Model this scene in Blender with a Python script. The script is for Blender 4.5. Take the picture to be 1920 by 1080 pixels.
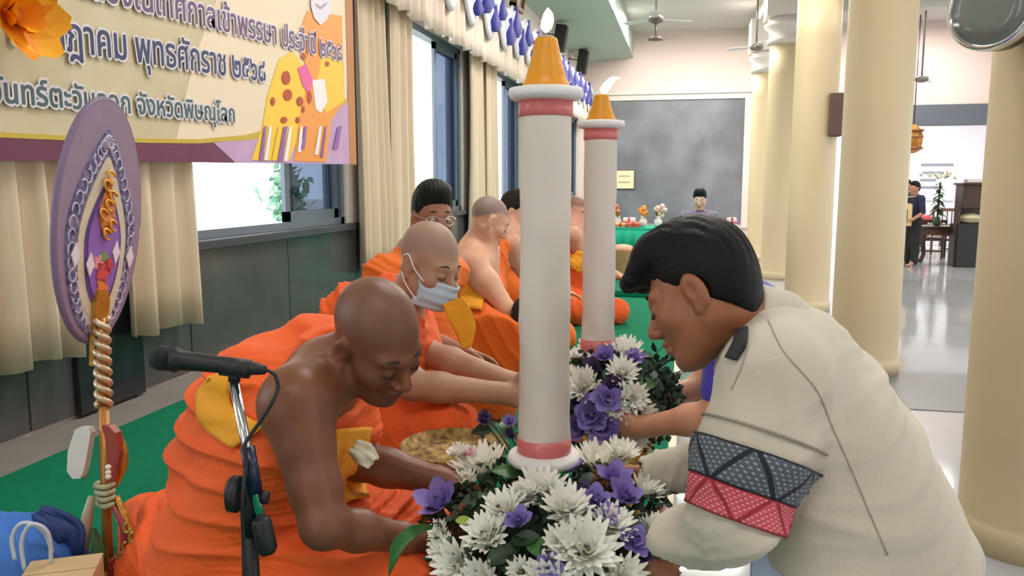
import bpy, bmesh, math, random
import numpy as np
from mathutils.bvhtree import BVHTree
from mathutils import Vector, Matrix, Quaternion

for o in list(bpy.data.objects):
    bpy.data.objects.remove(o, do_unlink=True)
SC = bpy.context.scene
COL = SC.collection
PI = math.pi

# ------------------------------------------------------------------ camera
FPX, HX, HY, EYE = 1500.0, 1290.0, 345.0, 1.55
PITCH = math.atan((540 - HY) / FPX)
YAW = math.atan((HX - 960) / FPX * math.cos(PITCH))
CAM = np.array([0.0, 0.0, EYE])
Fw = np.array([-math.sin(YAW) * math.cos(PITCH), math.cos(YAW) * math.cos(PITCH), -math.sin(PITCH)])
Rt = np.array([math.cos(YAW), math.sin(YAW), 0.0])
Up = np.cross(Rt, Fw)
cd = bpy.data.cameras.new('camera'); cam = bpy.data.objects.new('camera', cd); COL.objects.link(cam)
cd.sensor_width = 36.0; cd.lens = FPX / 1920 * 36.0; cd.clip_start = 0.02; cd.clip_end = 300
cam.matrix_world = Matrix(((Rt[0], Up[0], -Fw[0], CAM[0]), (Rt[1], Up[1], -Fw[1], CAM[1]),
                           (Rt[2], Up[2], -Fw[2], CAM[2]), (0, 0, 0, 1)))
SC.camera = cam

# ------------------------------------------------------------------ world, lights, exposure
W = bpy.data.worlds.new('overcast_sky'); SC.world = W; W.use_nodes = True
bg = W.node_tree.nodes['Background']; bg.inputs[0].default_value = (0.93, 0.97, 1.0, 1); bg.inputs[1].default_value = 3.4
SC.view_settings.view_transform = 'Standard'; SC.view_settings.look = 'None'
SC.view_settings.exposure = 0.0; SC.view_settings.gamma = 1.0; SC.view_settings.use_curve_mapping = False
def area(name, loc, size, power, col=(1, 1, 1), rot=(0, 0, 0)):
    l = bpy.data.lights.new(name, 'AREA'); l.shape = 'RECTANGLE'; l.size, l.size_y = size; l.energy = power; l.color = col
    o = bpy.data.objects.new(name, l); o.location = loc; o.rotation_euler = rot; COL.objects.link(o); return o
# rows of fluorescent battens under the ceiling
for i, yy in enumerate((-1.0, 4.0, 9.0, 14.0, 17.5)):
    area('fluorescent_light', (-0.1, yy, 5.02), (2.4, 0.25), 70 + 9 * yy, (1.0, 0.95, 0.86))
    area('fluorescent_light', (4.6, yy + 1, 5.02), (2.4, 0.25), 70 + 3 * yy, (1.0, 0.95, 0.86))
# light portals (they guide daylight sampling, they emit nothing): left windows and the openings of the right side
for cy in (1.52, 4.9, 8.28, 11.66, 15.04, 18.42):
    p_ = area('daylight_portal', (-2.83, cy, 2.18), (1.9, 2.1), 1, rot=(0, -math.pi / 2, 0)); p_.data.cycles.is_portal = True
for cy in (-3.0, 3.0, 9.0, 15.0):
    p_ = area('daylight_portal', (9.05, cy, 1.9), (2.4, 4.4), 1, rot=(0, math.pi / 2, 0)); p_.data.cycles.is_portal = True
area('annex_light', (5.8, 23.0, 4.3), (5, 3), 430, (1.0, 0.98, 0.97))

# ------------------------------------------------------------------ pixel rays -> real points
def ray(px, py): return Fw + Rt * ((px - 960) / FPX) + Up * ((540 - py) / FPX)
def at(px, py, d): return CAM + ray(px, py) * d
def onax(px, py, ax, v):
    r = ray(px, py); return CAM + r * ((v - CAM[ax]) / r[ax])
def cdir(r, u, f):
    v = Rt * r + Up * u + Fw * f; return v / np.linalg.norm(v)
def nrm(v):
    v = np.asarray(v, float); return v / max(np.linalg.norm(v), 1e-9)
def V(*a): return np.array(a, float)
def lerp(a, b, t): return np.asarray(a) * (1 - t) + np.asarray(b) * t

# ------------------------------------------------------------------ materials
def lin(c):
    return tuple((x / 255 / 12.92 if x / 255 <= 0.04045 else ((x / 255 + 0.055) / 1.055) ** 2.4) for x in c) + (1.0,)
MATS = {}
def mat(name, rgb, rough=0.6, metal=0.0, var=0.0, vscale=8.0, bump=0.0, bscale=60.0, sss=0.0, attr=None, spec=0.5,
        alpha=1.0, emit=0.0, coat=0.0, stretch=(1, 1, 1), sheen=0.0, rgb2=None):
    if name in MATS: return MATS[name]
    m = bpy.data.materials.new(name); m.use_nodes = True; nt = m.node_tree; N = nt.nodes; L = nt.links
    b = N['Principled BSDF']; c = lin(rgb)
    b.inputs['Base Color'].default_value = c; b.inputs['Roughness'].default_value = rough
    b.inputs['Metallic'].default_value = metal; b.inputs['Specular IOR Level'].default_value = spec
    b.inputs['Alpha'].default_value = alpha; b.inputs['Coat Weight'].default_value = coat
    if sheen: b.inputs['Sheen Weight'].default_value = sheen
    if sss:
        b.inputs['Subsurface Weight'].default_value = sss; b.inputs['Subsurface Radius'].default_value = (0.012, 0.005, 0.003)
        b.inputs['Subsurface Scale'].default_value = 1.0
    if emit:
        b.inputs['Emission Color'].default_value = c; b.inputs['Emission Strength'].default_value = emit
    tc = N.new('ShaderNodeTexCoord'); mp = N.new('ShaderNodeMapping'); mp.inputs['Scale'].default_value = stretch
    L.new(tc.outputs['Object'], mp.inputs['Vector'])
    src = None
    if attr:
        a = N.new('ShaderNodeVertexColor'); a.layer_name = attr; src = a.outputs['Color']
    if var or rgb2:
        n = N.new('ShaderNodeTexNoise'); n.inputs['Scale'].default_value = vscale; n.inputs['Detail'].default_value = 5
        L.new(mp.outputs[0], n.inputs['Vector'])
        r = N.new('ShaderNodeValToRGB'); r.color_ramp.elements[0].position = 0.32; r.color_ramp.elements[1].position = 0.68
        L.new(n.outputs['Fac'], r.inputs['Fac'])
        if rgb2:
            r.color_ramp.elements[0].color = c; r.color_ramp.elements[1].color = lin(rgb2); src = r.outputs['Color']
        else:
            r.color_ramp.elements[0].color = (1 - var,) * 3 + (1,); r.color_ramp.elements[1].color = (1, 1, 1, 1)
            mx = N.new('ShaderNodeMix'); mx.data_type = 'RGBA'; mx.blend_type = 'MULTIPLY'; mx.inputs[0].default_value = 1
            if src: L.new(src, mx.inputs[6])
            else: mx.inputs[6].default_value = c
            L.new(r.outputs['Color'], mx.inputs[7]); src = mx.outputs[2]
    if src: L.new(src, b.inputs['Base Color'])
    if bump:
        n2 = N.new('ShaderNodeTexNoise'); n2.inputs['Scale'].default_value = bscale; n2.inputs['Detail'].default_value = 4
        L.new(mp.outputs[0], n2.inputs['Vector'])
        bp = N.new('ShaderNodeBump'); bp.inputs['Strength'].default_value = bump; bp.inputs['Distance'].default_value = 0.01
        L.new(n2.outputs['Fac'], bp.inputs['Height']); L.new(bp.outputs[0], b.inputs['Normal'])
    MATS[name] = m; return m

# ------------------------------------------------------------------ objects
ORG = {}
def thing(name, label, cat, loc=(0, 0, 0), group=None, kind=None):
    o = bpy.data.objects.new(name, None); COL.objects.link(o); o.location = loc; o.empty_display_size = 0.05
    ORG[o.name] = np.array(loc, float); o['label'] = label
    if cat: o['category'] = cat
    if group: o['group'] = group
    if kind: o['kind'] = kind
    return o
def org(o): return ORG.get(o.name, np.zeros(3)) if o else np.zeros(3)
def tag(o, label=None, cat=None, group=None, kind=None):
    if label: o['label'] = label
    if cat: o['category'] = cat
    if group: o['group'] = group
    if kind: o['kind'] = kind
    return o
def mesh_of(name, v, f, m=None, smooth=True, mats=None, midx=None):
    me = bpy.data.meshes.new(name); me.from_pydata([tuple(map(float, x)) for x in v], [], [tuple(map(int, q)) for q in f])
    if mats:
        for k in mats: me.materials.append(k)
        if midx is not None: me.polygons.foreach_set('material_index', np.asarray(midx, dtype=np.int32))
    elif m: me.materials.append(m)
    if smooth: me.polygons.foreach_set('use_smooth', np.ones(len(me.polygons), dtype=bool))
    me.update(); return me
def obj(name, g, m=None, parent=None, smooth=True, label=None, kind=None, cat=None, group=None, own=False, mats=None, midx=None):
    """one mesh object from (verts, faces) given in world coordinates"""
    v, f = g; v = np.asarray(v, float)
    if parent is None and own:
        o0 = V((v[:, 0].min() + v[:, 0].max()) / 2, (v[:, 1].min() + v[:, 1].max()) / 2, v[:, 2].min())
    else: o0 = org(parent)
    me = mesh_of(name, v - o0, f, m, smooth, mats, midx)
    o = bpy.data.objects.new(name, me); COL.objects.link(o)
    if parent is not None: o.parent = parent
    else: o.location = o0
    ORG[o.name] = o0
    return tag(o, label, cat, group, kind)
def sharp(o, ang=35):
    try: o.data.set_sharp_from_angle(angle=math.radians(ang))
    except Exception: pass
    return o
def join(*gs):
    vs, fs, n = [], [], 0
    for v, f in gs:
        vs.append(np.asarray(v, float)); fs += [tuple(i + n for i in q) for q in f]; n += len(v)
    return np.concatenate(vs), fs
def xf(g, M=None, loc=(0, 0, 0)):
    v, f = g; v = np.asarray(v, float)
    if M is not None: v = v @ np.asarray(M).T
    return v + np.asarray(loc, float), f
def frame(z, x=None):
    """rotation with local z along z"""
    z = nrm(z); x = nrm(np.cross((0, 1, 0) if abs(z[1]) < 0.9 else (1, 0, 0), z)) if x is None else nrm(np.asarray(x) - z * np.dot(x, z))
    return np.column_stack([x, np.cross(z, x), z])
def bx(lo, hi, bev=0.0):
    lo, hi = np.minimum(lo, hi), np.maximum(lo, hi)
    if bev <= 0:
        v = [(a, b, c) for a in (lo[0], hi[0]) for b in (lo[1], hi[1]) for c in (lo[2], hi[2])]
        return np.array(v), [(0, 1, 3, 2), (4, 6, 7, 5), (0, 4, 5, 1), (2, 3, 7, 6), (0, 2, 6, 4), (1, 5, 7, 3)]
    bm = bmesh.new(); bmesh.ops.create_cube(bm, size=1)
    for q in bm.verts: q.co = Vector((lo + hi) / 2) + Vector(((hi - lo) * np.array(q.co)))
    bmesh.ops.bevel(bm, geom=bm.edges[:], offset=min(bev, 0.45 * float((hi - lo).min())), segments=2, affect='EDGES', profile=0.5)
    bm.verts.index_update(); r = np.array([q.co[:] for q in bm.verts]), [tuple(x.index for x in p.verts) for p in bm.faces]; bm.free(); return r
def lathe(prof, n=32, loc=(0, 0, 0), M=None, caps=True):
    v, f = [], []
    for r, z in prof:
        for i in range(n): v.append((r * math.cos(2 * PI * i / n), r * math.sin(2 * PI * i / n), z))
    for j in range(len(prof) - 1):
        for i in range(n): f.append((j * n + i, j * n + (i + 1) % n, (j + 1) * n + (i + 1) % n, (j + 1) * n + i))
    if caps:
        f.append(tuple(range(n - 1, -1, -1))); k = (len(prof) - 1) * n; f.append(tuple(range(k, k + n)))
    return xf((np.array(v), f), M, loc)
def spline(pts, n=8):
    p = [np.asarray(q, float) for q in pts]; p = [2 * p[0] - p[1]] + p + [2 * p[-1] - p[-2]]; out = []
    for i in range(1, len(p) - 2):
        for k in range(n):
            t = k / n
            out.append(0.5 * (2 * p[i] + (p[i + 1] - p[i - 1]) * t + (2 * p[i - 1] - 5 * p[i] + 4 * p[i + 1] - p[i + 2]) * t * t + (3 * p[i] - p[i - 1] - 3 * p[i + 1] + p[i + 2]) * t ** 3))
    out.append(p[-2]); return out
def tube(pts, r, n=10, smooth=0, flat=1.0, caps=True):
    if smooth and len(pts) > 2:
        k0 = len(pts); pts = spline(pts, smooth)
        if not np.isscalar(r): r = np.interp(np.linspace(0, k0 - 1, len(pts)), range(k0), r)
    p = [np.asarray(q, float) for q in pts]; m = len(p); rr = [r] * m if np.isscalar(r) else list(r)
    v, f = [], []; t0 = nrm(p[1] - p[0]); u = nrm(np.cross(t0, (0.13, 0.27, 0.95) if abs(t0[2]) < 0.9 else (0.95, 0.1, 0.2)))
    for i in range(m):
        t = nrm(p[min(i + 1, m - 1)] - p[max(i - 1, 0)]); u = nrm(u - t * np.dot(u, t)); w = np.cross(t, u)
        for k in range(n):
            a = 2 * PI * k / n; v.append(p[i] + rr[i] * (u * math.cos(a) + w * flat * math.sin(a)))
    for i in range(m - 1):
        for k in range(n): f.append((i * n + k, i * n + (k + 1) % n, (i + 1) * n + (k + 1) % n, (i + 1) * n + k))
    if caps: f.append(tuple(range(n - 1, -1, -1))); f.append(tuple(range((m - 1) * n, m * n)))
    return np.array(v), f
def ball(c, r, n=16, M=None):
    r = np.array([r] * 3) if np.isscalar(r) else np.array(r); m = n // 2; v = [(0, 0, -1)]
    for j in range(1, m):
        a = -PI / 2 + PI * j / m
        for i in range(n): v.append((math.cos(a) * math.cos(2 * PI * i / n), math.cos(a) * math.sin(2 * PI * i / n), math.sin(a)))
    v.append((0, 0, 1)); f = [(0, 1 + (i + 1) % n, 1 + i) for i in range(n)]
    for j in range(m - 2):
        for i in range(n): f.append((1 + j * n + i, 1 + j * n + (i + 1) % n, 1 + (j + 1) * n + (i + 1) % n, 1 + (j + 1) * n + i))
    k = 1 + (m - 2) * n; e = len(v) - 1; f += [(k + i, k + (i + 1) % n, e) for i in range(n)]
    return xf((np.array(v) * r, f), M, c)
def slab(outline, t, M=None, loc=(0, 0, 0)):
    """prism: outline (x,y) extruded from z=0 to z=t"""
    n = len(outline); v = [(x, y, 0) for x, y in outline] + [(x, y, t) for x, y in outline]
    f = [tuple(range(n - 1, -1, -1)), tuple(range(n, 2 * n))] + [(i, (i + 1) % n, n + (i + 1) % n, n + i) for i in range(n)]
    return xf((np.array(v, float), f), M, loc)
def sheet(fn, nu, nv, th=0.006):
    """closed thin cloth sheet: fn(u,v)->point, offset along its normals"""
    P0 = np.array([[fn(i / nu, j / nv) for j in range(nv + 1)] for i in range(nu + 1)])
    du = np.gradient(P0, axis=0); dv = np.gradient(P0, axis=1); N = np.cross(du, dv); N /= np.linalg.norm(N, axis=2, keepdims=True) + 1e-12
    A = (P0 + N * th / 2).reshape(-1, 3); B = (P0 - N * th / 2).reshape(-1, 3); k = len(A); w = nv + 1; f = []
    for i in range(nu):
        for j in range(nv):
            a, b, c, d = i * w + j, (i + 1) * w + j, (i + 1) * w + j + 1, i * w + j + 1
            f.append((a, b, c, d)); f.append((k + d, k + c, k + b, k + a))
    rim = [i * w for i in range(nu + 1)] + [nu * w + j for j in range(1, nv + 1)] + [i * w + nv for i in range(nu - 1, -1, -1)] + [j for j in range(nv - 1, 0, -1)]
    for i in range(len(rim)):
        a, b = rim[i], rim[(i + 1) % len(rim)]; f.append((b, a, k + a, k + b))
    return np.concatenate([A, B]), f

# ------------------------------------------------------------------ implicit bodies (smooth unions) meshed by surface nets
class Field:
    def __init__(s, lo, hi, h):
        s.lo = np.asarray(lo, float); s.h = h; s.n = np.ceil((np.asarray(hi) - s.lo) / h).astype(int) + 1
        s.F = np.full(s.n, 0.12, np.float32)
        s.ax = [(s.lo[i] + h * np.arange(s.n[i])).astype(np.float32) for i in range(3)]
    def _sub(s, lo, hi):
        i0 = np.clip(np.floor((lo - s.lo) / s.h).astype(int), 0, s.n); i1 = np.clip(np.ceil((hi - s.lo) / s.h).astype(int) + 1, 0, s.n)
        if np.any(i1 <= i0): return None
        sl = tuple(slice(a, b) for a, b in zip(i0, i1))
        return sl, s.ax[0][sl[0]][:, None, None], s.ax[1][sl[1]][None, :, None], s.ax[2][sl[2]][None, None, :]
    def _mix(s, sl, d, k, sub):
        a = s.F[sl]
        if sub: a = -a
        if sub: d = d
        q = np.maximum(k - np.abs(a - d), 0) / k if k > 0 else 0
        m = np.minimum(a, d) - q * q * k * 0.25
        s.F[sl] = -m if sub else m
    def cap(s, a, b, ra, rb=None, k=0.02, sub=False):
        a = np.asarray(a, float); b = np.asarray(b, float); rb = ra if rb is None else rb; e = max(ra, rb) + k + 3 * s.h + (0.0 if not sub else 0.02)
        r = s._sub(np.minimum(a, b) - e, np.maximum(a, b) + e)
        if r is None: return
        sl, X, Y, Z = r; ba = b - a; L = max(float(ba @ ba), 1e-9)
        x, y, z = X - a[0], Y - a[1], Z - a[2]
        t = np.clip((x * ba[0] + y * ba[1] + z * ba[2]) / L, 0, 1)
        d = np.sqrt((x - ba[0] * t) ** 2 + (y - ba[1] * t) ** 2 + (z - ba[2] * t) ** 2) - (ra + (rb - ra) * t)
        s._mix(sl, d.astype(np.float32), k, sub)
    def chain(s, pts, rs, k=0.02):
        for i in range(len(pts) - 1): s.cap(pts[i], pts[i + 1], rs[i], rs[i + 1], k)
    def ell(s, c, r, R=None, k=0.02, sub=False):
        c = np.asarray(c, float); r = np.asarray(r, float); e = (r.max() if R is not None else r) + k + 3 * s.h + (0.02 if sub else 0)
        q = s._sub(c - e, c + e)
        if q is None: return
        sl, X, Y, Z = q; x, y, z = X - c[0], Y - c[1], Z - c[2]
        if R is not None: x, y, z = (R[0, i] * x + R[1, i] * y + R[2, i] * z for i in range(3))
        k0 = np.sqrt((x / r[0]) ** 2 + (y / r[1]) ** 2 + (z / r[2]) ** 2); k1 = np.sqrt((x / r[0] ** 2) ** 2 + (y / r[1] ** 2) ** 2 + (z / r[2] ** 2) ** 2)
        d = np.where(k1 > 1e-6, k0 * (k0 - 1) / np.maximum(k1, 1e-6), -r.min())
        s._mix(sl, d.astype(np.float32), k, sub)
    def plane(s, p, n, k=0.01):
        """remove everything on the side the normal points to"""
        n = nrm(n); X, Y, Z = s.ax[0][:, None, None], s.ax[1][None, :, None], s.ax[2][None, None, :]
        d = (X - p[0]) * n[0] + (Y - p[1]) * n[1] + (Z - p[2]) * n[2]
        s.F = np.maximum(s.F, d.astype(np.float32))
    def mesh(s, smooth=1):
        F = s.F.copy()
        for ax in range(3):
            sl = [slice(None)] * 3
            for e in (0, -1): sl[ax] = e; F[tuple(sl)] = 0.05
        S = F < 0; n = np.array(F.shape)
        def cor(A, i, j, k): return A[i:n[0] - 1 + i, j:n[1] - 1 + j, k:n[2] - 1 + k]
        C = [(i, j, k) for i in (0, 1) for j in (0, 1) for k in (0, 1)]
        cnt = sum(cor(S, *c).astype(np.int8) for c in C); act = (cnt > 0) & (cnt < 8)
        idx = np.argwhere(act); vals = np.stack([cor(F, *c)[act] for c in C], 1)
        acc = np.zeros((len(idx), 3)); num = np.zeros(len(idx)); CA = np.array(C, float)
        for i in range(8):
            for j in range(i + 1, 8):
                if np.abs(CA[i] - CA[j]).sum() != 1: continue
                a, b = vals[:, i], vals[:, j]; m = (a < 0) != (b < 0); t = np.where(m, a / np.where(m, a - b, 1), 0)
                acc += np.where(m[:, None], CA[i] + t[:, None] * (CA[j] - CA[i]), 0); num += m
        P = s.lo + s.h * (idx + acc / num[:, None])
        vid = np.full(act.shape, -1, np.int64); vid[act] = np.arange(len(idx)); faces = []
        for ax in range(3):
            o1, o2 = (ax + 1) % 3, (ax + 2) % 3
            sa = [slice(1, -1)] * 3; sb = [slice(1, -1)] * 3; sa[ax] = slice(0, n[ax] - 1); sb[ax] = slice(1, n[ax])
            A, B = S[tuple(sa)], S[tuple(sb)]
            for flip, mk in ((False, A & ~B), (True, ~A & B)):
                e = np.argwhere(mk)
                if len(e) == 0: continue
                e = e + 1; e[:, ax] -= 1
                q = []
                for (da, db) in ((1, 1), (0, 1), (0, 0), (1, 0)):
                    c = e.copy(); c[:, o1] -= da; c[:, o2] -= db; q.append(vid[c[:, 0], c[:, 1], c[:, 2]])
                q = np.stack(q, 1); faces.append(q[:, ::-1] if flip else q)
        Q = np.concatenate(faces)
        Q = Q[(Q >= 0).all(1)]
        for _ in range(smooth):
            sm = np.zeros_like(P); ct = np.zeros(len(P))
            for a, b in ((0, 1), (1, 2), (2, 3), (3, 0)):
                np.add.at(sm, Q[:, a], P[Q[:, b]]); np.add.at(sm, Q[:, b], P[Q[:, a]]); np.add.at(ct, Q[:, a], 1); np.add.at(ct, Q[:, b], 1)
            P = 0.55 * P + 0.45 * sm / np.maximum(ct, 1)[:, None]
        return P, Q
def vnormals(P, Q):
    n = np.cross(P[Q[:, 2]] - P[Q[:, 0]], P[Q[:, 3]] - P[Q[:, 1]]); N = np.zeros_like(P)
    for i in range(4): np.add.at(N, Q[:, i], n)
    return N / (np.linalg.norm(N, axis=1, keepdims=True) + 1e-12)
def folds(P, Q, n1, n2, freq=55, amp=0.008, warp=1.6, seed=0.0, sharpness=1.6):
    N = vnormals(P, Q); n1, n2 = nrm(n1), nrm(n2); n3 = np.cross(n1, n2); a, b, c = P @ n1, P @ n2, P @ n3
    w = warp * (np.sin(7 * b + 3 * c + seed) + 0.6 * np.sin(13 * c - 5 * b + 2 * seed) + 0.4 * np.sin(17 * b + 11 * a))
    r = (1 - np.abs(np.sin((freq * a + w) / 2))) ** sharpness
    m = 0.45 + 0.55 * np.sin(5.3 * b + 4.1 * c + 1.7 * seed) * np.sin(6.7 * a + seed)
    w2 = 1.3 * w + 1.5 * np.sin(19 * b - 8 * a + seed)
    r2 = 0.5 * (1 - np.abs(np.sin((2.1 * freq * a + 14 * c + w2) / 2))) ** 2.2 * (0.5 + 0.5 * np.sin(9 * b + 6 * a + 2.2 * seed)) + 0.22 * np.sin(4.3 * freq * a + 2 * w2 + 21 * c) * np.clip(np.sin(11 * b - 7 * c + seed), 0, 1)
    return P + N * (amp * np.clip(m + 0.3, 0.15, 1.2) * (r + r2))[:, None], Q
def bvh_of(g): return BVHTree.FromPolygons([Vector(p) for p in g[0].tolist()], [tuple(q) for q in g[1].tolist()])
def drape(g, rows, off=.006, nv=8, th=.006, dflt=2.0):
    """cloth strip lying on the surface g: rows are (left, right) pairs sighted from the camera position"""
    T = bvh_of(g); A = spline([V(r[0], r[1], 0) for r in rows], 6); B = spline([V(r[2], r[3], 0) for r in rows], 6); n = len(A); pts = np.zeros((n, nv + 1, 3)); last = dflt
    for i in range(n):
        for j in range(nv + 1):
            p = lerp(A[i], B[i], j / nv); r = ray(p[0], p[1]); h = T.ray_cast(Vector(CAM), Vector(nrm(r)))
            if h[0] is not None: last = float((np.array(h[0]) - CAM) @ Fw); q = CAM + r * last + np.array(h[1]) * off
            else: q = CAM + r * last
            pts[i, j] = q - nrm(r) * (.004 * (1 + math.sin(j * 2.4 + i * .35)))
    for _ in range(2):
        k = pts.copy(); k[1:-1] = (pts[:-2] + 2 * pts[1:-1] + pts[2:]) / 4; k[:, 1:-1] = (k[:, :-2] + 2 * k[:, 1:-1] + k[:, 2:]) / 4; pts = k
    return sheet(lambda u, v: pts[int(round(u * (n - 1))), int(round(v * nv))], n - 1, nv, th)
def fobj(name, g, m, parent, cols=None, label=None):
    P, Q = g; o0 = org(parent); me = bpy.data.meshes.new(name)
    P = np.ascontiguousarray(P - o0, dtype=np.float32); Q = np.ascontiguousarray(Q, dtype=np.int32)
    me.vertices.add(len(P)); me.vertices.foreach_set('co', P.ravel()); me.loops.add(Q.size); me.loops.foreach_set('vertex_index', Q.ravel())
    me.polygons.add(len(Q)); me.polygons.foreach_set('loop_start', np.arange(0, Q.size, 4, dtype=np.int32))
    try: me.polygons.foreach_set('loop_total', np.full(len(Q), 4, dtype=np.int32))
    except Exception: pass
    me.materials.append(m); me.update(calc_edges=True); me.validate()
    me.polygons.foreach_set('use_smooth', np.ones(len(me.polygons), dtype=bool))
    if cols is not None:
        ca = me.color_attributes.new('tone', 'FLOAT_COLOR', 'POINT'); c4 = np.ones((len(P), 4), np.float32); c4[:, :3] = cols
        ca.data.foreach_set('color', c4.ravel())
    o = bpy.data.objects.new(name, me); COL.objects.link(o); o.parent = parent; ORG[o.name] = o0
    if label: o['label'] = label
    return o
# ------------------------------------------------------------------ the hall
WX, PZ, FY, CZ = -2.65, 0.52, 20.0, 5.15     # window wall, platform height, far wall, ceiling
m_white = mat('white_plaster', (222, 214, 208), 0.75, var=0.06, vscale=1.2, bump=0.05)
m_cream = mat('cream_plaster', (216, 196, 160), 0.5, var=0.05, vscale=1.5, bump=0.05, bscale=20)
m_green_soffit = mat('pale_green_paint', (176, 192, 182), 0.6, var=0.05, vscale=0.8)
m_ceil = mat('ceiling_white', (205, 202, 198), 0.8, var=0.05, vscale=0.7)
m_stone = mat('polished_dark_stone', (92, 92, 94), 0.16, var=0.25, vscale=3.0, bump=0.03, bscale=3, spec=0.6)
m_dark_strip = mat('dark_granite', (118, 118, 122), 0.35, var=0.12, vscale=40)
m_slate = mat('dark_slate_board', (106, 106, 114), 0.3, rgb2=(132, 136, 146), vscale=1.3, bump=0.12, bscale=5, spec=0.5)
m_alu = mat('grey_aluminium', (120, 132, 146), 0.4, metal=0.4)
m_dark_alu = mat('dark_grey_metal', (62, 66, 74), 0.45)
m_concrete = mat('bare_concrete', (142, 136, 132), 0.7, var=0.15, vscale=6, bump=0.1)
m_carpet = mat('green_carpet', (4, 122, 88), 0.95, var=0.14, vscale=30, bump=0.35, bscale=220, spec=.2)
m_outside = mat('outdoor_paving', (205, 205, 200), 0.9)

m_floor = mat('polished_floor', (176, 178, 182), 0.09, var=0.12, vscale=2.5, spec=0.6)
def struct(name, g, m, parent=None, label=None, smooth=False):
    return obj(name, g, m, parent, smooth=smooth, label=label, kind='structure' if parent is None else None)
struct('outdoor_ground', bx((-60, -40, -0.5), (60, 80, -0.06)), m_outside, label='bright paved ground outside the hall')
struct('floor', bx((-4.2, -6, -0.06), (9, 27, 0.0)), m_floor, label='polished grey tiled floor of the hall')
struct('trim_1', bx((0.1, 5.85, 0.0), (9, 7.05, 0.006)), m_dark_strip, label='dark granite strip across the floor between columns')  # flat band, darker than the floor around it
# platform along the window wall, with cream nosing and green carpet
pl = struct('platform', bx((WX, -2.0, 0.0), (-0.03, FY, PZ - 0.012)), m_concrete, label='long low concrete platform along the window wall')
struct('carpet', bx((-2.35, -2.0, PZ - 0.012), (-0.045, FY - 0.4, PZ)), m_carpet, pl, label='green carpet')
struct('carpet_skirt', bx((-0.03, -2.0, 0.02), (-0.022, 12.0, PZ - 0.03)), m_carpet, pl, label='green carpet hanging over the edge')
struct('edge_strip', bx((-0.05, -2.0, PZ - 0.03), (-0.015, 12.0, PZ + 0.004), 0.006), mat('cream_edging', (226, 220, 196), 0.5), pl, label='cream edging strip')
struct('dais', bx((-2.35, 7.35, PZ), (-0.25, FY - 0.5, PZ + 0.055), 0.01), m_carpet, label='low green carpeted step across the end of the platform')

# window wall: window bays repeat every 3.38 m
BAY, C0 = 3.38, 4.9
bays = [C0 + BAY * i for i in range(-1, 5)]
HALF, SILL, HEAD = 1.07, 1.24, 3.12
wl = [bx((WX - 0.2, -3.0, HEAD), (WX, FY + 0.2, 4.5))]
edges = [-3.0] + sum([[c - HALF, c + HALF] for c in bays], []) + [FY + 0.2]
for i in range(0, len(edges), 2):
    if edges[i + 1] > edges[i]: wl.append(bx((WX - 0.2, edges[i], SILL), (WX, edges[i + 1], HEAD)))
wl.append(bx((WX - 0.2, -3.0, -0.05), (WX - 0.012, FY + 0.2, SILL)))
wall_left = struct('wall_left', join(*wl), m_white, label='white plastered window wall above the stone dado')
yy = -2.9
while yy < FY:
    struct('stone_panel', bx((WX - 0.012, yy, PZ + 0.005), (WX + 0.004, min(yy + 1.117, FY), SILL - 0.005), 0.004), m_stone, wall_left); yy += 1.1267
for yb in (3.2, 6.55, 9.95, 13.3):       # dark stone pilasters between the bays
    struct('stone_pilaster', bx((WX, yb - 0.22, PZ), (WX + 0.035, yb + 0.22, SILL), 0.005), mat('black_stone', (48, 52, 58), 0.2, var=0.2), wall_left)
m_glass = bpy.data.materials.new('tinted_glass'); m_glass.use_nodes = True
_n = m_glass.node_tree.nodes; _l = m_glass.node_tree.links
_t = _n.new('ShaderNodeBsdfTransparent'); _t.inputs[0].default_value = lin((197, 203, 212))
_g = _n.new('ShaderNodeBsdfGlossy'); _g.inputs['Roughness'].default_value = 0.05
_f = _n.new('ShaderNodeValue'); _f.outputs[0].default_value = .06
_m = _n.new('ShaderNodeMixShader'); _l.new(_f.outputs[0], _m.inputs[0]); _l.new(_t.outputs[0], _m.inputs[1]); _l.new(_g.outputs[0], _m.inputs[2])
_l.new(_m.outputs[0], _n['Material Output'].inputs['Surface'])
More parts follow.
